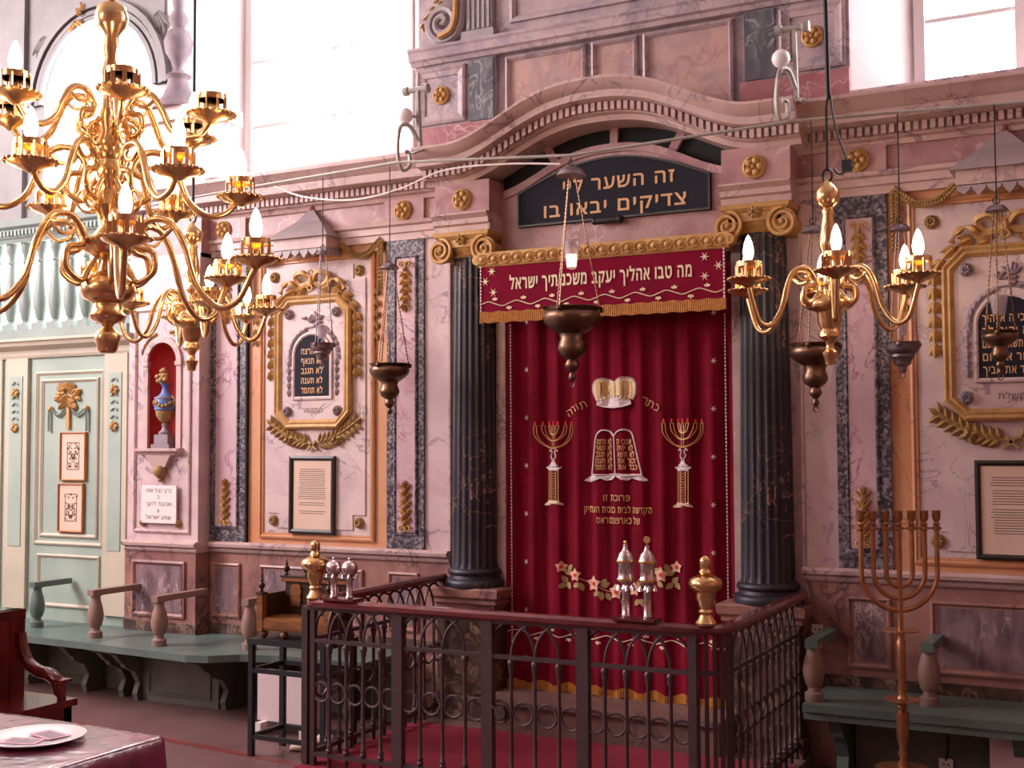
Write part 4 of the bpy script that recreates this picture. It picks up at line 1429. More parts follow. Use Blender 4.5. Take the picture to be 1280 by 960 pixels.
def crown_finial(x, y, label, disc):
    t = thing('torah_finial', label, 'finial', (x, y, HR + .013), 0, 'torah finials')
    t.scale = (.82, .82, .86)
    obj('tube', MB().lathe([(.025, 0), (.027, .01), (.023, .016), (.023, .145), (.027, .15), (.02, .165), (.02, .175)], n=16), 'silver', t, 50)
    obj('body', MB().lathe([(.02, .172), (.032, .18), (.047, .192), (.05, .205), (.044, .215), (.042, .23), (.044, .28), (.047, .285), (.052, .295), (.05, .305), (.046, .315), (.038, .335), (.02, .355), (.013, .365), (.013, .385), (.0, .388)], n=18), 'silver', t, 45)
    for (z, r) in ((.2, .05), (.298, .052)):
        obj('gilt_band', MB().lathe([(r, z - .008), (r + .003, z), (r, z + .008)], n=18), 'brass', t, 50)
    for k in range(6):
        a = 2 * PI * k / 6
        obj('bell', MB().lathe([(.0, .175), (.009, .165), (.011, .15), (.013, .145)], (.047 * math.cos(a), .047 * math.sin(a), 0), 8), 'silver', t, 50)
    if disc:
        obj('top_disc', MB().lathe([(.02, -.004), (.02, .004)], (0, 0, .415), 14, 'y').tube([(0, 0, .385), (0, 0, .4)], .004, 6), 'brass', t, 40)
    else:
        obj('top_knob', MB().ball((0, 0, .395), .01, .01, .014), 'brass', t, 50)


def ball_finial(x, y, label):
    t = thing('torah_finial', label, 'finial', (x, y, HR + .013), 0, 'torah finials')
    t.scale = (.85, .85, .88)
    obj('tube', MB().lathe([(.023, 0), (.025, .008), (.02, .014), (.02, .12), (.024, .13)], n=16), 'silver', t, 50)
    obj('globe', MB().ball((0, 0, .175), .052, .052, .05, 18, 12), 'silver', t, 60)
    obj('top_knob', MB().ball((0, 0, .23), .01), 'silver', t, 60)
    for k in range(6):
        a = 2 * PI * k / 6
        obj('bell', MB().lathe([(.0, .145), (.008, .14), (.01, .128), (.012, .122)], (.045 * math.cos(a), .045 * math.sin(a), -.0), 8), 'silver', t, 50)


hx = un(796, 775, z=HR).x
hx = un(796, 780, y=RY).x
holder(hx, RY, 'red wooden plate carrying two silver finials before the curtain')
crown_finial(hx - .053, RY, 'silver torah finial with small knob on top, left of the centre pair', False)
crown_finial(hx + .053, RY, 'silver torah finial topped by a round disc, right of the centre pair', True)
hx = un(427, 755, y=RY).x
holder(hx, RY, 'red wooden plate carrying two round silver finials beside the left brass knob')
ball_finial(hx - .05, RY, 'round silver torah finial nearest the left brass knob')
ball_finial(hx + .05, RY, 'round silver torah finial, right one of the left pair')

# ------------------------------------------------------------------ gilt tablets of the side bays
def tablet(s, label, lines, small):
    X0 = s * 2.21
    t = thing('commandment_tablet', label, 'tablet', (X0, 0, 0), 0, 'gilt framed tablets')
    W, zb, zt, ch = .322, 1.865, 2.78, .105
    oct_ = [(-W + ch, zb), (W - ch, zb), (W, zb + ch), (W, zt - ch), (W - ch, zt), (-W + ch, zt), (-W, zt - ch), (-W, zb + ch)]
    Y = -.02
    fr = obj('gilt_frame', MB().frame(oct_, [(0, Y), (0, Y - .03), (.014, Y - .042), (.03, Y - .034), (.042, Y - .038), (.062, Y - .022), (.062, Y)]), 'gilt', t)
    obj('field', MB().prism(inset(oct_, .055), Y - .018, Y), 'panel_white', t)
    # black arched text panel
    pw, pz0, pz1 = .145, 2.085, 2.36
    arc_ = [(pw * math.cos(PI * i / 16), pz1 + pw * math.sin(PI * i / 16)) for i in range(17)]
    pol = [(-pw, pz0), (pw, pz0)] + arc_
    obj('black_panel', MB().prism(pol, Y - .024, Y - .01), 'board_black', t)
    obj('panel_border', MB().frame(inset(pol, -.022), [(0, Y - .01), (0, Y - .03), (.012, Y - .032), (.022, Y - .026), (.022, Y - .01)]), 'panel_white', t)
    for k, l in enumerate(lines):
        lettering('gold_text', l, .062, 0, 2.375 - .067 * k, Y - .024, .002, .18 if len(l) < 9 else .25, 'letter_gold', t, bold=.0012)
    obj('small_text', text(MB(), small, .05, .0, 1.975, Y - .018, .002, None), 'ink', t)
    # grey leaf relief around the arch
    rel = MB()
    for i in range(15):
        a = PI * (i + .5) / 15
        rel.leaf(.2 * math.cos(a), pz1 + .0 + .2 * math.sin(a), a + PI / 2 * (1 if a > PI / 2 else -1) + .4, .06, .04, Y - .018, .016)
    rel.tube([(-.2, Y - .018, pz1 - .25)] + [(-.2 * math.cos(PI * i / 16), Y - .018, pz1 + .2 * math.sin(PI * i / 16)) for i in range(17)] + [(.2, Y - .018, pz1 - .25)], .008, 5)
    for sg in (-1, 1):
        for k in range(5):
            rel.leaf(sg * .2, pz1 - .02 - k * .05, -PI / 2, .055, .045, Y - .018, .016)
    crest = MB()
    for k in range(12):
        crest.leaf(random.uniform(-.05, .05), pz1 + .24 + random.uniform(-.02, .03), random.uniform(0, PI), .06, .03, Y - .018, .018)
    obj('grey_relief', rel, 'grey_relief', t)
    obj('relief_crest', crest, 'grey_relief', t)
    for sg in (-1, 1):
        rosette(t, sg * .2, 2.655, Y - .016, .036, 'grey_relief', 8)
        rosette(t, sg * .21, 1.985, Y - .016, .036, 'grey_relief', 8)
    # husk garland down both sides and over the shoulders
    for sg in (-1, 1):
        path_ = [(sg * .06, 2.815), (sg * .15, 2.82), (sg * .24, 2.785), (sg * .31, 2.72), (sg * .355, 2.65)]
        for i in range(6):
            path_.append((sg * .36, 2.575 - i * .075))
        for i in range(len(path_) - 1):
            (xa, za), (xb, zb_) = path_[i], path_[i + 1]
            an = math.atan2(zb_ - za, xb - xa)
            L = math.hypot(xb - xa, zb_ - za) * 1.12
            hm = MB().leaf(xa, za, an, L, .045, Y - .01, .035).leaf(xa, za, an + .45, L * .9, .04, Y - .004, .025).leaf(xa, za, an - .45, L * .9, .04, Y - .004, .025)
            obj('husk', hm, 'gilt', t, 50)
    # ribbon bow
    for sg in (-1, 1):
        loop = cr([(0, Y - .02, 2.86), (sg * .06, Y - .05, 2.93), (sg * .14, Y - .03, 2.91), (sg * .10, Y - .02, 2.85), (0, Y - .03, 2.86)], 5)
        mb = MB().tube(loop, [.02] * len(loop), 5)
        tail = cr([(0, Y - .02, 2.86), (sg * .12, Y - .03, 2.835), (sg * .18, Y - .045, 2.875), (sg * .24, Y - .03, 2.855), (sg * .27, Y - .03, 2.80)], 5)
        mb.tube(tail, [.016 + .008 * math.sin(i) for i in range(len(tail))], 5)
        obj('ribbon', mb, 'gilt', t, 50)
    for zz in (2.925, 2.825):
        obj('ribbon_ring', MB().tube([(.02 * math.cos(2 * PI * i / 14), Y - .05, zz + .02 * math.sin(2 * PI * i / 14)) for i in range(14)], .008, 6, True), 'gilt', t, 60)
    obj('ribbon_knot', MB().ball((0, Y - .04, 2.87), .022, .02, .045), 'gilt', t, 60)
    # laurel spray below
    for sg in (-1, 1):
        sp = MB().tube(cr([(sg * .0, Y - .01, 1.76), (sg * .1, Y - .015, 1.775), (sg * .24, Y - .015, 1.82), (sg * .34, Y - .01, 1.90)], 5), .007, 5)
        for k in range(9):
            u = k / 8
            x, z = sg * (.05 + .29 * u), 1.765 + .13 * u ** 1.6
            for dd in (-.9, .2, 1.0):
                sp.leaf(x, z, (0 if sg > 0 else PI) + sg * (.35 + dd), .075, .042, Y - .004, .024)
        for k in range(4):
            sp.leaf(sg * .2, 1.79, 2 * PI * k / 4 + .3, .05, .045, Y - .01, .03)
        obj('laurel_spray', sp, 'gilt_dark', t, 50)
    obj('spray_tie', MB().bar((-.04, Y - .02, 1.72), (.03, Y - .02, 1.78), .016).bar((.04, Y - .02, 1.72), (-.03, Y - .02, 1.78), .016), 'gilt_dark', t)


tablet(-1, 'gilt framed tablet with black arched Hebrew panel left of the ark', ('לא תרצח', 'לא תנאף', 'לא תגנב', 'לא תענה', 'לא תחמד'), 'התקמר')
tablet(1, 'gilt framed tablet with black arched Hebrew panel on the right edge', ('אנכי ה אלהיך', 'לא יהיה לך', 'לא תשא את שם', 'זכור את יום', 'כבד את אביך'), 'ושלת')


def print_lines(par, x0, x1, z0, z1, y, n, seed=1, mat='ink', h=.004):
    rnd = random.Random(seed)
    mb = MB()
    for k in range(n):
        z = z1 - (z1 - z0) * (k + .5) / n
        if rnd.random() < .1:
            continue
        w = (x1 - x0) * rnd.uniform(.85, 1.0)
        mb.box((x0 + x1) / 2 - w / 2, (x0 + x1) / 2 + w / 2, y - .0006, y, z - h / 2, z + h / 2)
    o = obj('print', mb, mat, par)
    o['kind'] = 'stuff'


def framed(name, label, x0, x1, z0, z1, y, fm, w, group=None, tilt=0.0, n=22, art=False):
    t = thing(name, label, 'picture', ((x0 + x1) / 2, y, (z0 + z1) / 2), 0, group)
    t.rotation_euler = (0, tilt, 0)
    hw, hh = (x1 - x0) / 2, (z1 - z0) / 2
    obj('frame', MB().frame(rect(-hw, hw, -hh, hh), [(0, 0), (0, -.02), (w * .5, -.024), (w, -.014), (w, 0)]), fm, t)
    obj('sheet', MB().box(-hw + w * .9, hw - w * .9, -.010, -.004, -hh + w * .9, hh - w * .9), 'paper', t)
    if art:
        i = .35
        fr = obj('engraving', MB().frame(rect(-hw * .48, hw * .48, -hh * .55, hh * .58), [(0, -.009), (0, -.0115), (.006, -.0115), (.006, -.009)]), 'ink', t)
        mb = MB()
        rnd = random.Random(int(z0 * 100))
        for k in range(24):
            xx, zz = rnd.uniform(0, hw * .38), rnd.uniform(-hh * .48, hh * .52)
            an, L = rnd.uniform(0, PI), rnd.uniform(.012, .026)
            for sg in (-1, 1):
                mb.bar((sg * xx, -.0112, zz), (sg * (xx + L * math.cos(an)), -.0112, zz + L * math.sin(an)), .005, .005)
        mb.tube([(.02 * math.cos(2 * PI * i / 12), -.011, .02 * math.sin(2 * PI * i / 12)) for i in range(12)], .003, 4, True)
        o = obj('print', mb, 'ink', t)
        o['kind'] = 'stuff'
    else:
        print_lines(t, -hw * .62, hw * .62, -hh * .5, hh * .68, -.0102, n, int(abs(x0) * 100))
    return t


framed('framed_text', 'black framed printed page hanging below the left gilt tablet', -2.405, -2.025, 1.15, 1.68, -.022, 'frame_black', .032, 'framed pages under the tablets', .006)
framed('framed_text', 'black framed printed page hanging below the right gilt tablet', 2.03, 2.42, 1.15, 1.66, -.022, 'frame_black', .028, 'framed pages under the tablets')
framed('framed_print', 'upper of two orange framed prints on the green wall', -4.545, -4.275, 1.49, 1.86, GY - .004, 'frame_orange', .012, 'orange framed prints', .0, art=True)
framed('framed_print', 'lower of two orange framed prints on the green wall', -4.56, -4.295, 1.10, 1.47, GY - .004, 'frame_orange', .012, 'orange framed prints', .0, art=True)
t = thing('lettered_plaque', 'white plaque with handwritten Hebrew below the red niche', 'plaque', (NX, PY - .02, 1.345 - .01), 0)
obj('board', MB().box(-.165, .165, -.012, .0, -.135, .135), 'plastic_white', t)
for k, l in enumerate(('ברוך כבוד אתה', 'ה', 'ואהבת לרעך', 'ש', 'שמע ישראל')):
    lettering('handwriting', l, .042, 0, .085 - .048 * k, -.012, .001, .24 if len(l) > 2 else .02, 'ink', t)

# ------------------------------------------------------------------ niche urn with flowers
ur = thing('painted_urn', 'blue and gold urn with carved flowers standing in the red niche', 'urn', (NX + .01, PY + .015, 1.735))
ur.scale = (.86, .86, .82)
obj('plinth_block', MB().box(-.10, .10, -.06, .06, 0, .035).box(-.075, .075, -.05, .05, .035, .12), 'urn_grey', ur)
obj('foot', MB().lathe([(.05, .12), (.055, .14), (.03, .16), (.022, .19), (.03, .21), (.02, .22)], n=16), 'urn_grey', ur, 50)
obj('bowl', MB().lathe([(.02, .22), (.05, .245), (.075, .29), (.08, .33)], n=18), 'gilt_dark', ur, 50)
obj('body', MB().lathe([(.08, .33), (.086, .36), (.086, .43), (.075, .45), (.04, .48), (.025, .52), (.03, .55), (.045, .565), (.02, .57)], n=18), 'urn_blue', ur, 50)
for z_, m_ in ((.345, 'urn_blue'), (.44, 'urn_grey')):
    obj('band', MB().lathe([(.088, z_ - .01), (.091, z_), (.088, z_ + .01)], n=18), m_, ur, 50)
sw = MB()
for k in range(18):
    a = 2 * PI * k / 18
    sw.ball((.086 * math.cos(a), .086 * math.sin(a), .385 + .02 * math.cos(a * 3)), .018, .018, .02, 6, 4)
obj('swag', sw, 'gilt_dark', ur, 60)
for sg in (-1, 1):
    obj('handle', MB().tube(cr([(sg * .08, 0, .34), (sg * .1, 0, .38), (sg * .105, 0, .43), (sg * .07, 0, .455)], 5), .011, 6), 'gilt_dark', ur, 60)
fb = MB()
for k in range(22):
    a, r, z = random.uniform(0, 2 * PI), random.uniform(0, .05), random.uniform(.58, .70)
    fb.ball((r * math.cos(a) - .02, r * math.sin(a) - .01, z), .026, .022, .022, 6, 4)
obj('flowers', fb, 'gilt_dark', ur, 60)

# ------------------------------------------------------------------ hanging oil lamps
def chain(p, q, r=.004):
    p, q = Vector(p), Vector(q)
    L = (q - p).length
    n = max(6, int(L / .022)) * 2
    return MB().tube([p.lerp(q, i / n) for i in range(n + 1)], [r * (1.5 if i % 2 else .45) for i in range(n + 1)], 5)


def oil_lamp(label, x, y, zhook, zbell, ztop, R, kind, glass=None, lit=False, zroof=None, prof=None, mat='old_brass', bell_r=.06):
    """lamp at (x, y): hook at zhook, smoke bell at zbell, bowl rim at ztop"""
    t = thing('hanging_lamp', label, 'lamp', (x, y, ztop), 0, 'hanging oil lamps')
    z = lambda v: v - ztop
    b_ = bell_r
    obj('smoke_bell', MB().lathe([(b_, z(zbell)), (b_ * .95, z(zbell) + .008), (b_ * .7, z(zbell) + b_ * .45), (b_ * .3, z(zbell) + b_ * .62), (.006, z(zbell) + b_ * .66), (0, z(zbell) + b_ * .7)], n=18), 'pewter', t, 50)
    obj('suspension_wire', MB().tube([(0, 0, z(zbell) + b_ * .6), (0, 0, z(zhook))], .0035, 6), 'dark_iron', t)
    obj('hook_ring', MB().tube([(.016 * math.cos(2 * PI * i / 12), 0, z(zbell) + b_ * .7 + .016 + .016 * math.sin(2 * PI * i / 12)) for i in range(12)], .003, 5, True), 'dark_iron', t)
    for k in range(3):
        a = 2 * PI * k / 3 + .5
        obj('chain', chain((.02 * math.cos(a), .02 * math.sin(a), z(zbell) + .01), (R * .93 * math.cos(a), R * .93 * math.sin(a), 0)), mat, t, 50)
        obj('chain_ear', MB().ball((R * 1.0 * math.cos(a), R * 1.0 * math.sin(a), -.012), .014, .014, .016, 7, 5), mat, t, 60)
    obj('bowl', MB().lathe([(r * R, h * R) for r, h in prof], n=28), mat, t, 45)
    hz = prof[0][1] * R
    obj('ring_pendant', MB().tube([(.012 * math.cos(2 * PI * i / 12), 0, hz - .012 + .014 * math.sin(2 * PI * i / 12)) for i in range(12)], .0035, 5, True), mat, t, 60)
    if glass:
        g0, g1, r0, r1 = glass
        obj('oil_glass', MB().lathe([(r0 * .6, z(g0)), (r0, z(g0) + .006), (r1, z(g1)), (r1 - .004, z(g1)), (r0 - .004, z(g0) + .012), (0, z(g0) + .012)], n=18), 'oil_glass', t, 50)
        if lit:
            obj('flame_light', MB().lathe([(0, z(g0) + .014), (r0 * .85, z(g0) + .016), (r0 * .92, z(g0) + (g1 - g0) * .5), (0, z(g0) + (g1 - g0) * .52)], n=14), 'lamp_flame', t, 50)
        else:
            obj('wick_holder', MB().tube([(0, 0, z(g0)), (0, 0, -.02)], .006, 6), mat, t)
    return t


BIG = [(r, h * 1.45) for r, h in [(.0, -1.72), (.1, -1.68), (.14, -1.6), (.08, -1.5), (.22, -1.4), (.26, -1.32), (.18, -1.2), (.42, -1.08), (.5, -.95), (.46, -.82), (.4, -.72), (.44, -.6), (.72, -.48), (.92, -.36), (1.0, -.22), (.94, -.1), (.86, -.06), (1.02, .0), (.98, .015), (.8, -.02), (.2, -.25), (0, -.28)]]
GREY = [(r, h * 1.45) for r, h in [(.0, -1.25), (.22, -1.22), (.26, -1.0), (.5, -.9), (.56, -.7), (.72, -.6), (.72, -.5), (.9, -.4), (1.0, -.25), (.97, -.08), (1.05, .0), (.95, .01), (.2, -.3), (0, -.3)]]
def lampspot(px, y, pys):
    return un(px, 400, y=y).x, [un(px, p, y=y).z for p in pys]


x, (zk, zb_, zr) = lampspot(715, -.65, (196, 220, 385))
g = lampspot(718, -.65, (336, 300))[1]
oil_lamp('large brass hanging lamp with lit glass before the red valance', x, -.65, zk, zb_, zr, .165, 'big', (g[0], g[1], .028, .048), True, prof=BIG, bell_r=.085)
x, (zk, zb_, zr) = lampspot(487, -.5, (208, 336, 455))
oil_lamp('brown brass hanging lamp right of the left gilt tablet', x, -.5, zk, zb_, zr, .125, 'big', lampspot(487, -.5, (425, 412))[1] + [.022, .034], False, prof=BIG)
x, (zk, zb_, zr) = lampspot(403, -.4, (222, 318, 429))
oil_lamp('small grey hanging lamp with glass before the left tablet', x, -.4, zk, zb_, zr, .075, 'grey', lampspot(410, -.4, (424, 407))[1] + [.024, .036], False, prof=GREY, mat='pewter', bell_r=.042)
x, (zk, zb_, zr) = lampspot(1018, -.5, (150, 290, 430))
oil_lamp('brown brass hanging lamp behind the right chandelier', x, -.5, zk, zb_, zr, .13, 'big', None, False, prof=BIG)
x, (zk, zb_, zr) = lampspot(1127, -.4, (140, 288, 428))
oil_lamp('small grey hanging lamp before the right orange margin', x, -.4, zk, zb_, zr, .085, 'grey', lampspot(1127, -.4, (420, 398))[1] + [.022, .032], False, prof=GREY, mat='pewter', bell_r=.055)
x, (zk, zb_, zr) = lampspot(1249, -.4, (130, 264, 414))
oil_lamp('small brown hanging lamp with glass before the right tablet', x, -.4, zk, zb_, zr, .085, 'big', lampspot(1249, -.4, (395, 370))[1] + [.03, .044], False, prof=BIG, bell_r=.055)

# the wire the lamps hang from, and its brackets
pts = [un(300, 236, y=-.45), un(497, 203, y=-.6), un(715, 194, y=-.65), un(985, 152, y=-.6), un(1125, 140, y=-.4), un(1290, 127, y=-.35)]
first = un(180, 258, y=-.45)
tag(obj('lamp_wire', MB().tube([first] + pts, .009, 7), 'bracket_grey'), 'thin metal rod strung along the cornice carrying the lamps', 'rod')
pts = cr([un(343, 233, y=-.4), un(380, 246, y=-.42), (un(440, 250, y=-.45)), un(500, 236, y=-.48), un(555, 213, y=-.5), un(630, 205, y=-.55), un(700, 205, y=-.6)], 6)
tag(obj('white_cable', MB().tube(pts, .006, 6), 'white_paint'), 'sagging white electric cable below the left cornice', 'cable')


def wall_bracket(sx, label):
    t = thing('iron_bracket', label, 'bracket', (sx * (1.22 if sx > 0 else 1.14), -.42, 3.50))
    k = -1
    arm = cr([(0, .25, .10), (0, .05, .12), (0, -.05, .22), (0, -.08, .36)], 6)
    obj('upright', MB().bar((0, .05, .09), (0, .02, .46), .03, .02).bar((-.06, -.03, .29), (0, .035, .29), .014), 'bracket_grey', t)
    obj('arm', MB().bar((0, .1, .09), (0, .3, .09), .025, .02).bar((0, .1, .1), (.1, -.2, -.0), .025, .012), 'bracket_grey', t)
    obj('scroll', MB().tube(cr([(0, .02, .14), (-.02, -.04, .22), (-.05, -.1, .2), (-.07, -.1, .05), (-.06, -.07, -.05), (-.03, -.03, -.03), (-.03, -.03, .05), (-.05, -.05, .06)], 6), .014, 6), 'bracket_grey', t, 60)
    obj('crossbar', MB().lathe([(.028, -.09), (.028, -.06), (.018, -.05), (.018, .05), (.03, .06), (.03, .09)], (-.01, .02, .46), 10, 'x'), 'bracket_grey', t, 40)
    obj('globe', MB().ball((-.06, -.03, .29), .05, .05, .05, 14, 9), 'ceramic', t, 60)
    return t


wall_bracket(1, 'grey iron scroll bracket with small globe right of the ark arch')
wall_bracket(-1, 'grey iron scroll bracket left of the ark arch, against the bright window')

# ------------------------------------------------------------------ brass chandeliers
def make_arm(R, dz, drop, sc, cupd):
    """arm in the xz plane from the stem out to a drip pan at (R, dz); returns shared meshes"""
    k = R
    pts = cr([(.05 * sc, 0, .0), (.07 * k + .05 * sc, 0, -.10 * k), (.2 * k, 0, -.17 * k), (.31 * k, 0, -.10 * k), (.30 * k, 0, .03 * k), (.2 * k, 0, .06 * k), (.19 * k, 0, .14 * k), (.28 * k, 0, .24 * k), (.42 * k, 0, .22 * k), (.52 * k, 0, .06 * k), (.60 * k, 0, -drop * .55), (.74 * k, 0, -drop), (.88 * k, 0, -drop * .9), (.97 * k, 0, -drop * .35 + dz * .5), (k, 0, dz - .02 * sc)], 6)
    n = len(pts)
    mb = MB().tube(pts, [.0105 * sc + .003 * sc * math.sin(PI * i / n) for i in range(n)], 8)
    # inner curl riding on the arm
    c2 = cr([(.44 * k, 0, .19 * k), (.36 * k, 0, .12 * k), (.28 * k, 0, .13 * k), (.25 * k, 0, .17 * k), (.28 * k, 0, .2 * k)], 5)
    mb.tube(c2, .008 * sc, 6)
    arm = mb.mesh('arm', 'brass', 60)
    pan = MB().lathe([(.012 * sc, dz - .03 * sc), (.03 * sc, dz - .018 * sc), (.07 * sc, dz - .006 * sc), (.09 * sc, dz + .012 * sc), (.085 * sc, dz + .012 * sc), (.03 * sc, dz + .002 * sc), (0, dz)], (R, 0, 0), 20)
    for i in range(20):
        a = 2 * PI * i / 20
        pan.ball((R + .089 * sc * math.cos(a), .089 * sc * math.sin(a), dz + .010 * sc), .008 * sc, None, None, 5, 4)
    pan = pan.mesh('drip_pan', 'brass', 50)
    cup = MB()
    for i in range(8):
        a = 2 * PI * i / 8
        cup.bar((R + cupd * math.cos(a), cupd * math.sin(a), dz + .005 * sc), (R + cupd * math.cos(a), cupd * math.sin(a), dz + .075 * sc), .016 * sc, .006 * sc)
    for z in (dz + .01 * sc, dz + .075 * sc):
        cup.lathe([(cupd - .003 * sc, z - .011 * sc), (cupd + .003 * sc, z - .011 * sc), (cupd + .003 * sc, z + .011 * sc), (cupd - .003 * sc, z + .011 * sc), (cupd - .003 * sc, z - .011 * sc)], (R, 0, 0), 20)
    cup = cup.mesh('candle_cup', 'brass', 40)
    sock = MB().lathe([(.022 * sc, dz), (.022 * sc, dz + .085 * sc), (.016 * sc, dz + .092 * sc)], (R, 0, 0), 12).mesh('socket', 'brass', 50)
    z0 = dz + .088 * sc
    bprof = [(.013 * sc, z0), (.022 * sc, z0 + .022 * sc), (.025 * sc, z0 + .045 * sc), (.019 * sc, z0 + .08 * sc), (.009 * sc, z0 + .108 * sc), (0, z0 + .12 * sc)]
    bl = MB().lathe(bprof, (R, 0, 0), 14).mesh('bulb', 'bulb_lit', 60)
    bd = MB().lathe(bprof, (R, 0, 0), 14).mesh('bulb', 'bulb_dim', 60)
    return arm, pan, cup, sock, bl, bd


def chandelier(label, loc, stem_prof, tiers, sc, stems=24):
    t = thing('brass_chandelier', label, 'chandelier', loc, 0, 'brass chandeliers')
    obj('stem', MB().lathe(stem_prof, n=stems), 'brass', t, 50)
    for (n, R, za, dz, drop, ph, dark) in tiers:
        ms = make_arm(R, dz, drop, sc, .054 * sc)
        for k in range(n):
            a = obj('arm', ms[0], None, t, loc=(0, 0, za), rz=ph + 2 * PI * k / n)
            for nm, me in (('drip_pan', ms[1]), ('candle_cup', ms[2]), ('socket', ms[3])):
                obj(nm, me, None, a)
            obj('bulb', ms[5] if k in dark else ms[4], None, a)
    return t


def hook(t, z, r=.03):
    obj('hanging_ring', MB().tube([(r * .7 * math.cos(2 * PI * i / 14), 0, z + r + r * math.sin(2 * PI * i / 14)) for i in range(14)], .006, 6, True), 'dark_iron', t, 60)


SMALL = [(0, -.235), (.022, -.23), (.028, -.20), (.034, -.19), (.036, -.175), (.02, -.16), (.018, -.14), (.03, -.12), (.05, -.105), (.05, -.085), (.04, -.07), (.052, -.04), (.055, .0), (.06, .01), (.1, .025), (.105, .04), (.1, .06), (.06, .085), (.03, .1), (.028, .12), (.035, .13), (.024, .15), (.03, .18), (.022, .2), (.036, .225), (.02, .25), (.024, .265), (.04, .31), (.042, .33), (.034, .39), (.024, .45), (.03, .465), (.022, .48), (.045, .50), (.055, .53), (.052, .555), (.035, .58), (.018, .595), (.012, .61), (0, .612)]
d = FW + RI * ((1037 - 640) / F) - UP * ((392 - 480) / F)
c = CAM + d * 5.5
KR = .415
tR = chandelier('six-armed brass chandelier with lit bulbs hanging right of the ark', c, SMALL, [(6, KR, .10, .03, .16, -1.27, (0, 5))], 1.0)
hook(tR, .60)
hz = c.z + .66
top_rod = un(1026, -40, y=c.y)
obj('suspension_rod', MB().tube([(0, 0, .65), (.0, 0, .95), (.01, 0, 1.0)], .006, 6).tube([(.01, 0, .98), (-.02, 0, 6.2 - c.z)], .011, 8), 'dark_iron', tR, 50)
obj('supply_cable', MB().tube(cr([(.02, 0, 1.0), (.04, 0, .85), (.08, 0, .72), (.09, 0, .66), (.06, 0, .63), (.03, 0, .66)], 6), .005, 6), 'rubber', tR, 60)
obj('cable_connector', MB().box(.07, .11, -.02, .02, .64, .69), 'rubber', tR)

d = FW + RI * ((240 - 640) / F) - UP * ((412 - 480) / F)
c = CAM + d * 6.8
tS = chandelier('small six-armed brass chandelier hanging left before the marble pilaster', c, SMALL, [(6, .42, .10, .0, .16, -.62, ())], 1.0)
hook(tS, .60)
obj('suspension_rod', MB().tube([(0, 0, .65), (0, 0, 6.2 - c.z)], .008, 8), 'dark_iron', tS, 50)

BIGS = [(.0, -.21), (.03, -.21), (.04, -.2), (.05, -.16), (.055, -.14), (.045, -.12), (.02, -.1), (.03, -.085), (.07, -.07), (.078, -.05), (.06, -.03), (.06, 0), (.1, .02), (.115, .05), (.11, .09), (.08, .12), (.04, .14), (.03, .19), (.06, .2), (.1, .22), (.115, .27), (.07, .29), (.04, .33), (.05, .38), (.075, .42), (.06, .45), (.04, .5), (.055, .54), (.06, .58), (.045, .62), (.07, .66), (.06, .7), (.04, .74), (.05, .8), (.04, .85), (.036, .92), (.046, 1.0), (.03, 1.06), (.04, 1.1), (.03, 1.16), (.06, 1.2), (.072, 1.24), (.06, 1.29), (.02, 1.32), (0, 1.33)]
d = FW + RI * ((135 - 640) / F) - UP * ((380 - 480) / F)
c = CAM + d * 5.2
# sizes of the tiers read off the photo at that distance
dirc = math.atan2(CAM.y - c.y, CAM.x - c.x)
tB = chandelier('large three-tiered brass chandelier with many candle bulbs at the top left', c, BIGS, [
    (6, .65, .20, -.03, .22, dirc + .09, (0,)),
    (6, .55, .53, -.05, .13, dirc + .49, (2,)),
    (6, .45, .796, .0, .086, dirc + .1, (1, 4)),
], 1.1, 40)
obj('suspension_rod', MB().tube([(0, 0, 1.31), (0, 0, 6.2 - c.z)], .02, 8), 'old_brass', tB, 50)
for (zz, n, r0) in ((.40, 6, .11), (.68, 6, .09)):
    for k in range(n):
        a = 2 * PI * k / n + .5
        mb = MB().tube(cr([(.05, 0, zz), (r0, 0, zz + .0), (r0 + .03, 0, zz + .05), (r0 + .0, 0, zz + .09), (r0 - .03, 0, zz + .07), (r0 - .015, 0, zz + .05)], 5), .008, 6)
        obj('scroll', mb, 'brass', tB, 60, rz=a)

# ------------------------------------------------------------------ benches along the wall
def bracket_mb(y0, y1, zt, w=.045):
    """shaped board carrying the seat; y0 wall side, y1 front"""
    L = y0 - y1
    pol = [(y0, 0), (y0 - L * .45, 0), (y0 - L * .47, .05), (y0 - L * .42, .12), (y0 - L * .5, .2), (y0 - L * .66, .245), (y0 - L * .68, .27), (y0 - L * .72, .28), (y0 - L * .82, .34), (y0 - L * .96, .37), (y0 - L * .98, zt), (y0, zt)]
    return MB().prism(pol, -w / 2, w / 2, 'x')


def post_mb(h, w=.05):
    prof = [(.048, 0), (.048, .04), (.032, .05), (.03, .07), (.04, .08), (.052, .12), (.056, .16), (.045, .22), (.032, .26), (.03, .28), (.04, .29), (.045, h)]
    return MB().lathe(prof, n=16)


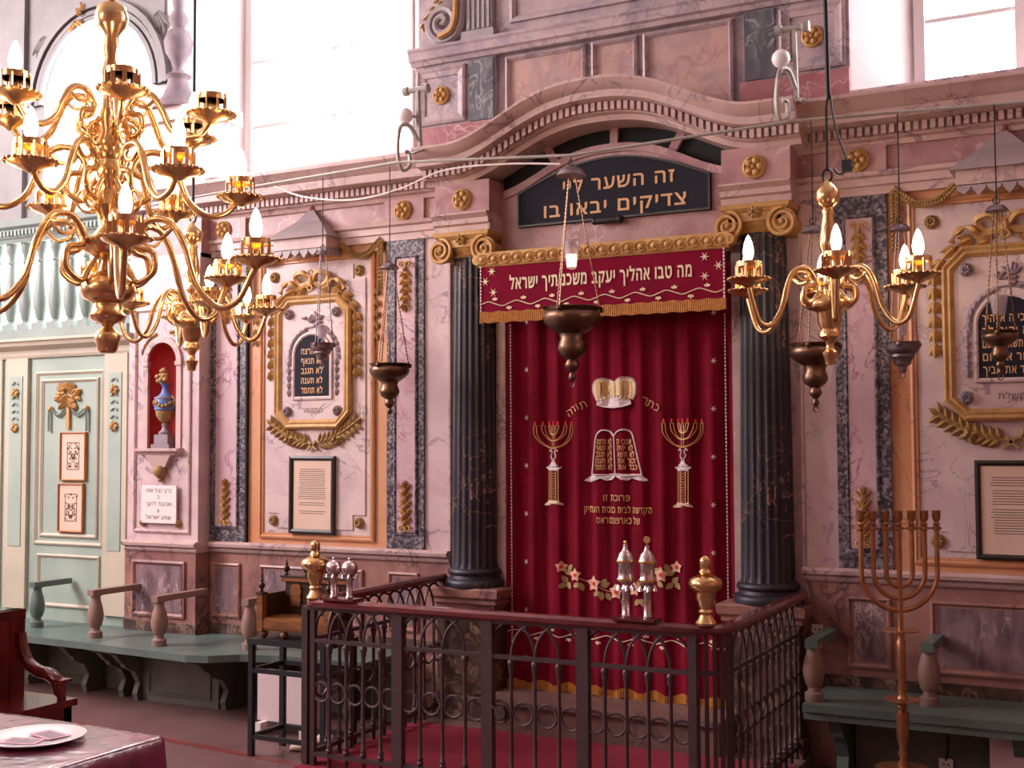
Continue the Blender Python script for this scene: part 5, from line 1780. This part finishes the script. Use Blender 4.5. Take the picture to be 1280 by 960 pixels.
bl = thing('wall_bench', 'green painted wall bench with armrests along the left wall', 'bench', (0, 0, 0))
ST = .43
YB = [(-6.3, -.65), (-3.52, -.71), (-3.47, -.79), (-2.55, -.80), (-2.36, -.70), (-2.2, -.60), (-1.30, -.56)]
back = [(-1.30, -.05), (-3.08, -.05), (-3.08, -.185), (-3.80, -.185), (-3.80, -.11), (-6.3, -.11)]
for i in range(2):
    if i == 0:
        pol = [(-6.3, -.65), (-3.50, -.76), (-3.50, -.185), (-3.80, -.185), (-3.80, -.11), (-6.3, -.11)]
    else:
        pol = [(-3.495, -.77), (-2.6, -.83), (-2.45, -.79), (-2.3, -.66), (-2.1, -.60), (-1.42, -.56), (-1.42, -.05), (-3.08, -.05), (-3.08, -.185), (-3.495, -.185)]
    obj('seat_board', MB().prism(pol, ST - .045, ST, 'z'), 'bench_green', bl)
for (x, y1, y0) in ((-4.55, -.68, -.12), (-3.95, -.70, -.12), (-3.58, -.73, -.12), (-3.40, -.75, -.19), (-2.66, -.80, -.06), (-2.28, -.60, -.06), (-1.75, -.56, -.06)):
    obj('bracket', bracket_mb(y0, y1, ST - .045), 'bench_grey', bl, loc=(x, 0, 0))
for (x0, x1, y) in ((-6.2, -3.6, -.20), (-3.38, -2.70, -.40), (-2.6, -1.5, -.14)):
    obj('kick_board', MB().box(x0, x1, y, y + .03, 0, ST - .045), 'bench_grey', bl)
    obj('kick_moulding', MB().frame(rect(x0 + .06, x1 - .06, .05, ST - .09), [(0, y + .005), (0, y - .012), (.012, y - .014), (.022, y), (.022, y + .005)]), 'bench_grey', bl)
for (px, py, yb, mt) in ((46, 784, -.11, 'bench_green'), (119, 797, -.11, 'arm_brown'), (199, 807, -.19, 'arm_brown'), (312, 812, -.06, 'arm_brown')):
    v_ = un(px, py, z=ST)
    obj('arm_post', post_mb(.29), mt, bl, 40, loc=(v_.x, v_.y, ST))
    obj('armrest', MB().box(-.028, .028, v_.y - .05, yb, ST + .29, ST + .33), mt, bl, loc=(v_.x, 0, 0))

br_ = thing('wall_bench', 'green painted wall bench with two vase-shaped arm posts right of the railing', 'bench', (0, 0, 0))
obj('seat_board', MB().box(1.25, 4.5, -.57, -.05, ST - .03, ST + .01), 'bench_green', br_)
obj('seat_edge', MB().box(1.25, 4.5, -.555, -.5, ST - .07, ST - .03), 'bench_green', br_)
for x in (1.38, 2.25, 3.2):
    obj('bracket', bracket_mb(-.06, -.54, ST - .03, .06), 'bench_green', br_, loc=(x, 0, 0))
obj('kick_board', MB().box(1.42, 4.5, -.14, -.11, 0, ST - .03), 'bench_grey', br_)
for (px, py) in ((1018, 876), (1162, 882), (1420, 900)):
    v_ = un(px, py, z=ST + .01)
    obj('arm_post', post_mb(.27), 'arm_brown', br_, 40, loc=(v_.x, v_.y, ST + .01))
    obj('armrest', MB().box(-.032, .032, v_.y - .05, -.045, ST + .28, ST + .325), 'bench_green', br_, loc=(v_.x, 0, 0))
v_ = un(1022, 786, y=-.03)
t = thing('wall_socket', 'white double wall socket above the right bench arm', 'socket', (v_.x, -.03, v_.z))
obj('plate', MB().box(-.03, .03, -.008, .0, -.024, .024), 'plastic_white', t)
for sx in (-.011, .011):
    obj('socket_hole', MB().lathe([(.005, -.009), (.005, -.004)], (sx, 0, 0), 8, 'y'), 'rubber', t)
v_ = un(1183, 955, y=-.15)
t = thing('wall_socket', 'white socket low under the right bench', 'socket', (v_.x, -.142, v_.z))
obj('plate', MB().box(-.035, .035, -.02, .0, -.03, .03), 'plastic_white', t)
for sx in (-.011, .011):
    obj('socket_hole', MB().lathe([(.005, -.021), (.005, -.015)], (sx, 0, 0), 8, 'y'), 'rubber', t)
pts = cr([(v_.x, -.16, v_.z + .02), (v_.x + .01, -.16, .25), (v_.x - .05, -.17, .34), (v_.x - .3, -.2, .36), (1.5, -.25, .355)], 6)
tag(obj('black_cable', MB().tube(pts, .006, 6), 'rubber'), 'black cable drooping under the right bench', 'cable')
hp = un(1237, 918, y=-.35)
t = thing('panel_heater', 'white panel heater standing under the right bench', 'heater', (hp.x + .3, -.33, 0))
obj('body', MB().box(-.3, .3, -.03, .03, .05, hp.z), 'heater_white', t)
obj('foot', MB().box(-.25, -.2, -.07, .07, 0, .05), 'dark_iron', t)
obj('foot', MB().box(.2, .25, -.07, .07, 0, .05), 'dark_iron', t)

# white heater under the left bench, behind the metal stand
a = un(326, 840, y=-.78)
b_ = un(400, 902, y=-.78)
t = thing('panel_heater', 'white panel heater behind the black metal stand', 'heater', ((a.x + b_.x) / 2, -.78, 0))
hw = (b_.x - a.x) / 2
obj('body', MB().box(-hw, hw, -.03, .03, .08, .38), 'heater_white', t)
obj('foot', MB().box(-hw + .04, -hw + .08, -.1, .1, 0, .08), 'plastic_white', t)
obj('foot', MB().box(hw - .08, hw - .04, -.1, .1, 0, .08), 'plastic_white', t)

# ------------------------------------------------------------------ stand with the miniature settee
SX0, SX1, SY0, SY1, SH = -1.70, -1.20, -1.27, -.99, .66
st = thing('metal_stand', 'black square-tube metal stand left of the railing', 'stand', ((SX0 + SX1) / 2, (SY0 + SY1) / 2, 0))
hw, hd = (SX1 - SX0) / 2, (SY1 - SY0) / 2
for sx in (-1, 1):
    for sy in (-1, 1):
        obj('leg', MB().box(sx * hw - .015, sx * hw + .015, sy * hd - .015, sy * hd + .015, 0, SH - .03), 'dark_iron', st)
obj('top_board', MB().box(-hw - .02, hw + .02, -hd - .02, hd + .02, SH - .03, SH), 'dark_iron', st)
for z in (.10, .47):
    for sy in (-1, 1):
        obj('crossbar', MB().box(-hw, hw, sy * hd - .012, sy * hd + .012, z, z + .025), 'dark_iron', st)
    for sx in (-1, 1):
        obj('crossbar', MB().box(sx * hw - .012, sx * hw + .012, -hd, hd, z, z + .025), 'dark_iron', st)
se = thing('miniature_settee', 'small carved wooden settee with turned finials on the black stand', 'settee', ((SX0 + SX1) / 2 + .02, (SY0 + SY1) / 2, SH))
ew, ed = .235, .11
obj('seat', MB().box(-ew, ew, -ed, ed, .045, .115), 'settee_wood', se)
obj('seat_apron', MB().box(-ew + .02, ew - .02, -ed - .006, -ed + .004, .055, .105), 'settee_wood', se)
bk = obj('back', MB().box(-ew + .02, ew - .02, ed - .02, ed, .115, .30), 'settee_dark', se)
for k in range(3):
    xx = -ew + .10 + k * (2 * ew - .2) / 2
    pol = [(xx - .035, .17), (xx - .02, .16), (xx, .168), (xx + .02, .16), (xx + .035, .17), (xx + .033, .23), (xx + .04, .25), (xx + .03, .285), (xx, .292), (xx - .03, .285), (xx - .04, .25), (xx - .033, .23)]
    obj('carved_panel', MB().prism(pol, ed - .03, ed - .018), 'settee_wood', bk)
obj('back_rail', MB().box(-ew, ew, ed - .03, ed + .01, .30, .325).box(-ew - .01, ew + .01, ed - .035, ed + .015, .325, .335), 'settee_dark', se)
obj('back_frieze', MB().box(-ew + .01, ew - .01, ed - .034, ed - .028, .303, .322), 'settee_wood', se)
fp = [(.01, 0), (.014, .008), (.007, .016), (.018, .03), (.02, .04), (.014, .052), (.006, .06), (.01, .068), (.004, .078), (.006, .086), (0, .092)]
fm_ = MB().lathe(fp, n=12).mesh('finial', 'settee_dark', 50)
for k in range(4):
    obj('finial', fm_, None, se, loc=(-ew + .02 + k * (2 * ew - .04) / 3, ed - .01, .335))
for sx in (-1, 1):
    obj('arm_post', MB().box(sx * ew - .02, sx * ew + .02, -ed - .01, -ed + .03, .04, .255), 'settee_wood', se)
    obj('arm_post_cap', MB().box(sx * ew - .025, sx * ew + .025, -ed - .015, -ed + .035, .245, .258), 'settee_dark', se)
    obj('finial', fm_, None, se, loc=(sx * ew, -ed + .01, .258))
    obj('arm_panel', MB().box(sx * ew - .012, sx * ew + .012, -ed + .03, ed, .11, .245), 'settee_dark', se)
    for sy in (-1, 1):
        obj('ball_foot', MB().ball((sx * (ew - .01), sy * (ed - .02), .023), .024, .024, .023, 12, 8), 'settee_wood', se, 60)
for sx in (-.08, .08):
    obj('ball_foot', MB().ball((sx, -ed + .02, .023), .024, .024, .023, 12, 8), 'settee_wood', se, 60)
# oddment on the floor inside the railing's corner
v_ = un(384, 926, z=0.06)
t = thing('pale_bundle', 'small pale pinkish bundle on the floor behind the railing corner', 'bundle', (v_.x - .0, v_.y - .0, 0), .3)
obj('toe', MB().loft([[(x_, w * math.cos(2 * PI * i / 12), h * (1 + math.sin(2 * PI * i / 12)) / 2 + .001) for i in range(12)] for x_, w, h in ((-.1, .02, .03), (-.07, .035, .05), (0, .04, .07), (.06, .035, .09), (.1, .03, .12))], cap0=True, cap1=True), 'paper', t, 60)
obj('heel', MB().box(.1, .16, -.03, .03, 0, .1), 'heater_white', t)

# ------------------------------------------------------------------ standing menorah
v_ = un(1126, 800, y=-.86)
v_.z = 0
mo = thing('standing_menorah', 'tall copper-coloured seven-branched menorah in front of the right bench', 'menorah', (v_.x, v_.y, 0), TH)
mp = lambda py: un(1124, py, y=v_.y).z
zT, zD, zM, zB2 = mp(655), mp(788), mp(874), mp(958)
zj = [mp(733), mp(748), mp(763)]
pxm = (CAM - v_).length / F
kx = (FW.dot(v_ - CAM)) / F
paint('copper', '#bd8a62', '#9a6a48', 12.0, 0.35, 0.8, 0.6)
obj('column', MB().lathe([(.012, zD - .02), (.013, zj[2] - .0), (.012, zT)], n=12), 'copper', mo, 50)
for k, zz in enumerate(zj):
    r_ = (16.5, 32.5, 48)[k] * kx
    h_ = zT - zz
    pts = [(-r_, 0, zT)] + [(-r_, 0, zz + min(r_, h_ * .9))] + [(-r_ * math.cos(PI * i / 16), 0, zz + min(r_, h_ * .9) * (1 - math.sin(PI * i / 16))) for i in range(1, 16)] + [(r_, 0, zz + min(r_, h_ * .9)), (r_, 0, zT)]
    obj('branch', MB().tube(pts, .012, 8), 'copper', mo, 60)
cm = MB().lathe([(.012, -.03), (.022, -.025), (.022, -.015), (.012, -.01), (.016, .0), (.01, .01), (.016, .018), (.02, .03), (.019, .055), (.023, .06), (.019, .062), (0, .055)], n=14).mesh('candle_cup', 'copper', 50)
for k, r_ in enumerate((-48, -32.5, -16.5, 0, 16.5, 32.5, 48)):
    obj('candle_cup', cm, None, mo, loc=(r_ * kx, 0, zT))
obj('cross_bar', MB().tube([(-48 * kx, 0, zT - .02), (48 * kx, 0, zT - .02)], .004, 6), 'copper', mo)
for zz in (zD, zM):
    obj('drip_dish', MB().lathe([(.02, zz - .01), (22 * kx, zz - .002), (22 * kx, zz + .004), (.02, zz)], n=22), 'copper', mo, 50)
sh = [(.022, zB2)]
H = zD - zB2
for u, r_ in ((.02, .03), (.06, .016), (.1, .028), (.13, .018), (.17, .024), (.2, .03), (.3, .034), (.4, .036), (.41, .02), (.44, .03), (.47, .018), (.5, .03), (.53, .018), (.57, .026), (.62, .018), (.66, .026), (.7, .02), (.72, .024), (.85, .022), (.92, .024), (.94, .016), (.97, .022), (1.0, .014)):
    sh.append((r_ * .85, zB2 + H * u))
obj('shaft', MB().lathe(sh, n=16), 'copper', mo, 50)
obj('foot_plate', MB().lathe([(.17, .02), (.175, .04), (.15, .06), (.08, .10), (.05, zB2 - .06), (.12, zB2 - .015), (.125, zB2 - .005), (.02, zB2)], n=28), 'copper', mo, 50)
for k in range(3):
    a = 2 * PI * k / 3 + .5
    obj('foot', MB().lathe([(.0, .0), (.03, .005), (.035, .025), (.02, .05), (.014, .1), (.018, .11), (0, .125)], (.14 * math.cos(a), .14 * math.sin(a), 0), 12), 'copper', mo, 50)

# ------------------------------------------------------------------ mahogany seat at the left edge
ma = thing('wooden_armchair', 'polished mahogany armchair bench with curved arm at the left edge', 'armchair', (0, 0, 0))
xb = -2.45
yf = un(28, 800, x=xb).y + .1
xf = un(84, 885, y=yf - .1).x
zt = un(28, 761, x=xb).z
obj('back', MB().box(xb - .04, xb, -3.6, yf - .1, .3, zt), 'mahogany', ma)
obj('back_top', MB().box(xb - .05, xb + .012, -3.6, yf - .09, zt - .05, zt), 'mahogany', ma)
obj('back_stile', MB().box(xb - .045, xb + .008, yf - .18, yf - .09, .0, zt), 'mahogany', ma)
obj('seat', MB().box(xb - .04, xf + .02, -3.6, yf - .05, .42, .455), 'mahogany', ma)
obj('seat_rail', MB().box(xf - .03, xf, -3.6, yf - .07, .28, .42), 'mahogany', ma)
obj('side_rail', MB().box(xb, xf, yf - .12, yf - .09, .28, .42), 'mahogany', ma)
za = un(30, 800, x=xb + .03).z
kk = (xf - .02 - xb) / .545
arm = cr([(xb + .02, yf - .12, za + .04), (xb + kk * .05, yf - .12, za - .03), (xb + kk * .12, yf - .12, za - .11), (xb + kk * .25, yf - .12, za - .15), (xb + kk * .38, yf - .12, za - .16), (xb + kk * .48, yf - .12, za - .19), (xb + kk * .53, yf - .12, za - .25), (xb + kk * .545, yf - .12, .55), (xb + kk * .545, yf - .12, .455)], 5)
obj('arm', MB().tube(arm, [.022 + .012 * math.sin(PI * i / len(arm)) for i in range(len(arm))], 10), 'mahogany', ma, 60)
obj('arm_collar', MB().box(xf - .055, xf + .015, yf - .155, yf - .085, .545, .56), 'mahogany', ma)
obj('leg', MB().box(xf - .06, xf, yf - .12, yf - .07, 0, .42), 'mahogany', ma)
obj('leg', MB().box(xf - .06, xf, -3.6, -3.55, 0, .42), 'mahogany', ma)

# ------------------------------------------------------------------ table with cloth, plate and cards
TZ = .78
tx1 = un(190, 925, z=TZ).x
ty1 = un(60, 897, z=TZ).y
tx0, ty0 = tx1 - 1.5, ty1 - .75
tt = thing('side_table', 'table hidden under the magenta cloth', 'table', ((tx0 + tx1) / 2, (ty0 + ty1) / 2, 0))
w_, h_ = (tx1 - tx0) / 2 - .03, (ty1 - ty0) / 2 - .03
obj('table_top', MB().box(-w_, w_, -h_, h_, TZ - .035, TZ - .008), 'mahogany', tt)
for sx in (-1, 1):
    for sy in (-1, 1):
        obj('leg', MB().box(sx * (w_ - .06) - .025, sx * (w_ - .06) + .025, sy * (h_ - .06) - .025, sy * (h_ - .06) + .025, 0, TZ - .035), 'mahogany', tt)
rows = []
n = 120
def rr_path(hw, hd, r, t):
    pts = []
    for (cx_, cy_, a0) in ((hw - r, hd - r, 0), (-hw + r, hd - r, PI / 2), (-hw + r, -hd + r, PI), (hw - r, -hd + r, 3 * PI / 2)):
        for i in range(15):
            a = a0 + PI / 2 * i / 14
            pts.append((cx_ + r * math.cos(a), cy_ + r * math.sin(a)))
        q = pts[-1]
    return pts
cxm, cym = (tx0 + tx1) / 2, (ty0 + ty1) / 2
for (off, z, r) in ((-.3, TZ, .02), (-.04, TZ, .02), (-.012, TZ - .001, .03), (0, TZ - .01, .04), (.008, TZ - .05, .06), (.02, TZ - .2, .07), (.03, TZ - .34, .08)):
    pts = rr_path((tx1 - tx0) / 2 + off, (ty1 - ty0) / 2 + off, max(r, .02), 0)
    row = []
    for i, (x_, y_) in enumerate(pts):
        wv = max(0, (TZ - z)) * .06 * math.sin(i * 1.1)
        row.append((x_ * (1 + wv * .3) + cxm, y_ * (1 + wv * .3) + cym, z + (.004 * math.sin(i * 2.1) if z < .5 else 0)))
    rows.append(row)
o = obj('tablecloth', MB().loft(rows, cap0=True), 'magenta_cloth', None, 60)
tag(o, 'magenta tablecloth under clear plastic on the table at the lower left', 'tablecloth')
v_ = un(44, 924, z=TZ + .005)
rp = (un(108, 921, z=TZ + .005) - v_).length
t = thing('white_plate', 'large round white plate on the magenta tablecloth', 'plate', (v_.x, v_.y, TZ + .001))
obj('dish', MB().lathe([(rp * .6, 0), (rp * .7, .002), (rp * .98, .014), (rp, .018), (rp * .97, .019), (rp * .68, .007), (0, .005)], n=48), 'ceramic', t, 40)
for k, (px, py, an, lb) in enumerate(((28, 926, .3, 'pink printed card on the white plate, left one of two'), (62, 919, -.2, 'pink printed card on the white plate, right one of two'))):
    q = un(px, py, z=TZ + .01)
    cd_ = thing('printed_card', lb, 'card', (q.x, q.y, TZ + .009 + .002 * k), an, 'cards on the plate')
    obj('card', MB().box(-.065, .065, -.04, .04, 0, .0015), 'card_pink', cd_)
    obj('print', MB().box(-.05, .05, -.028, .028, .0015, .0018), 'grey_relief', cd_)
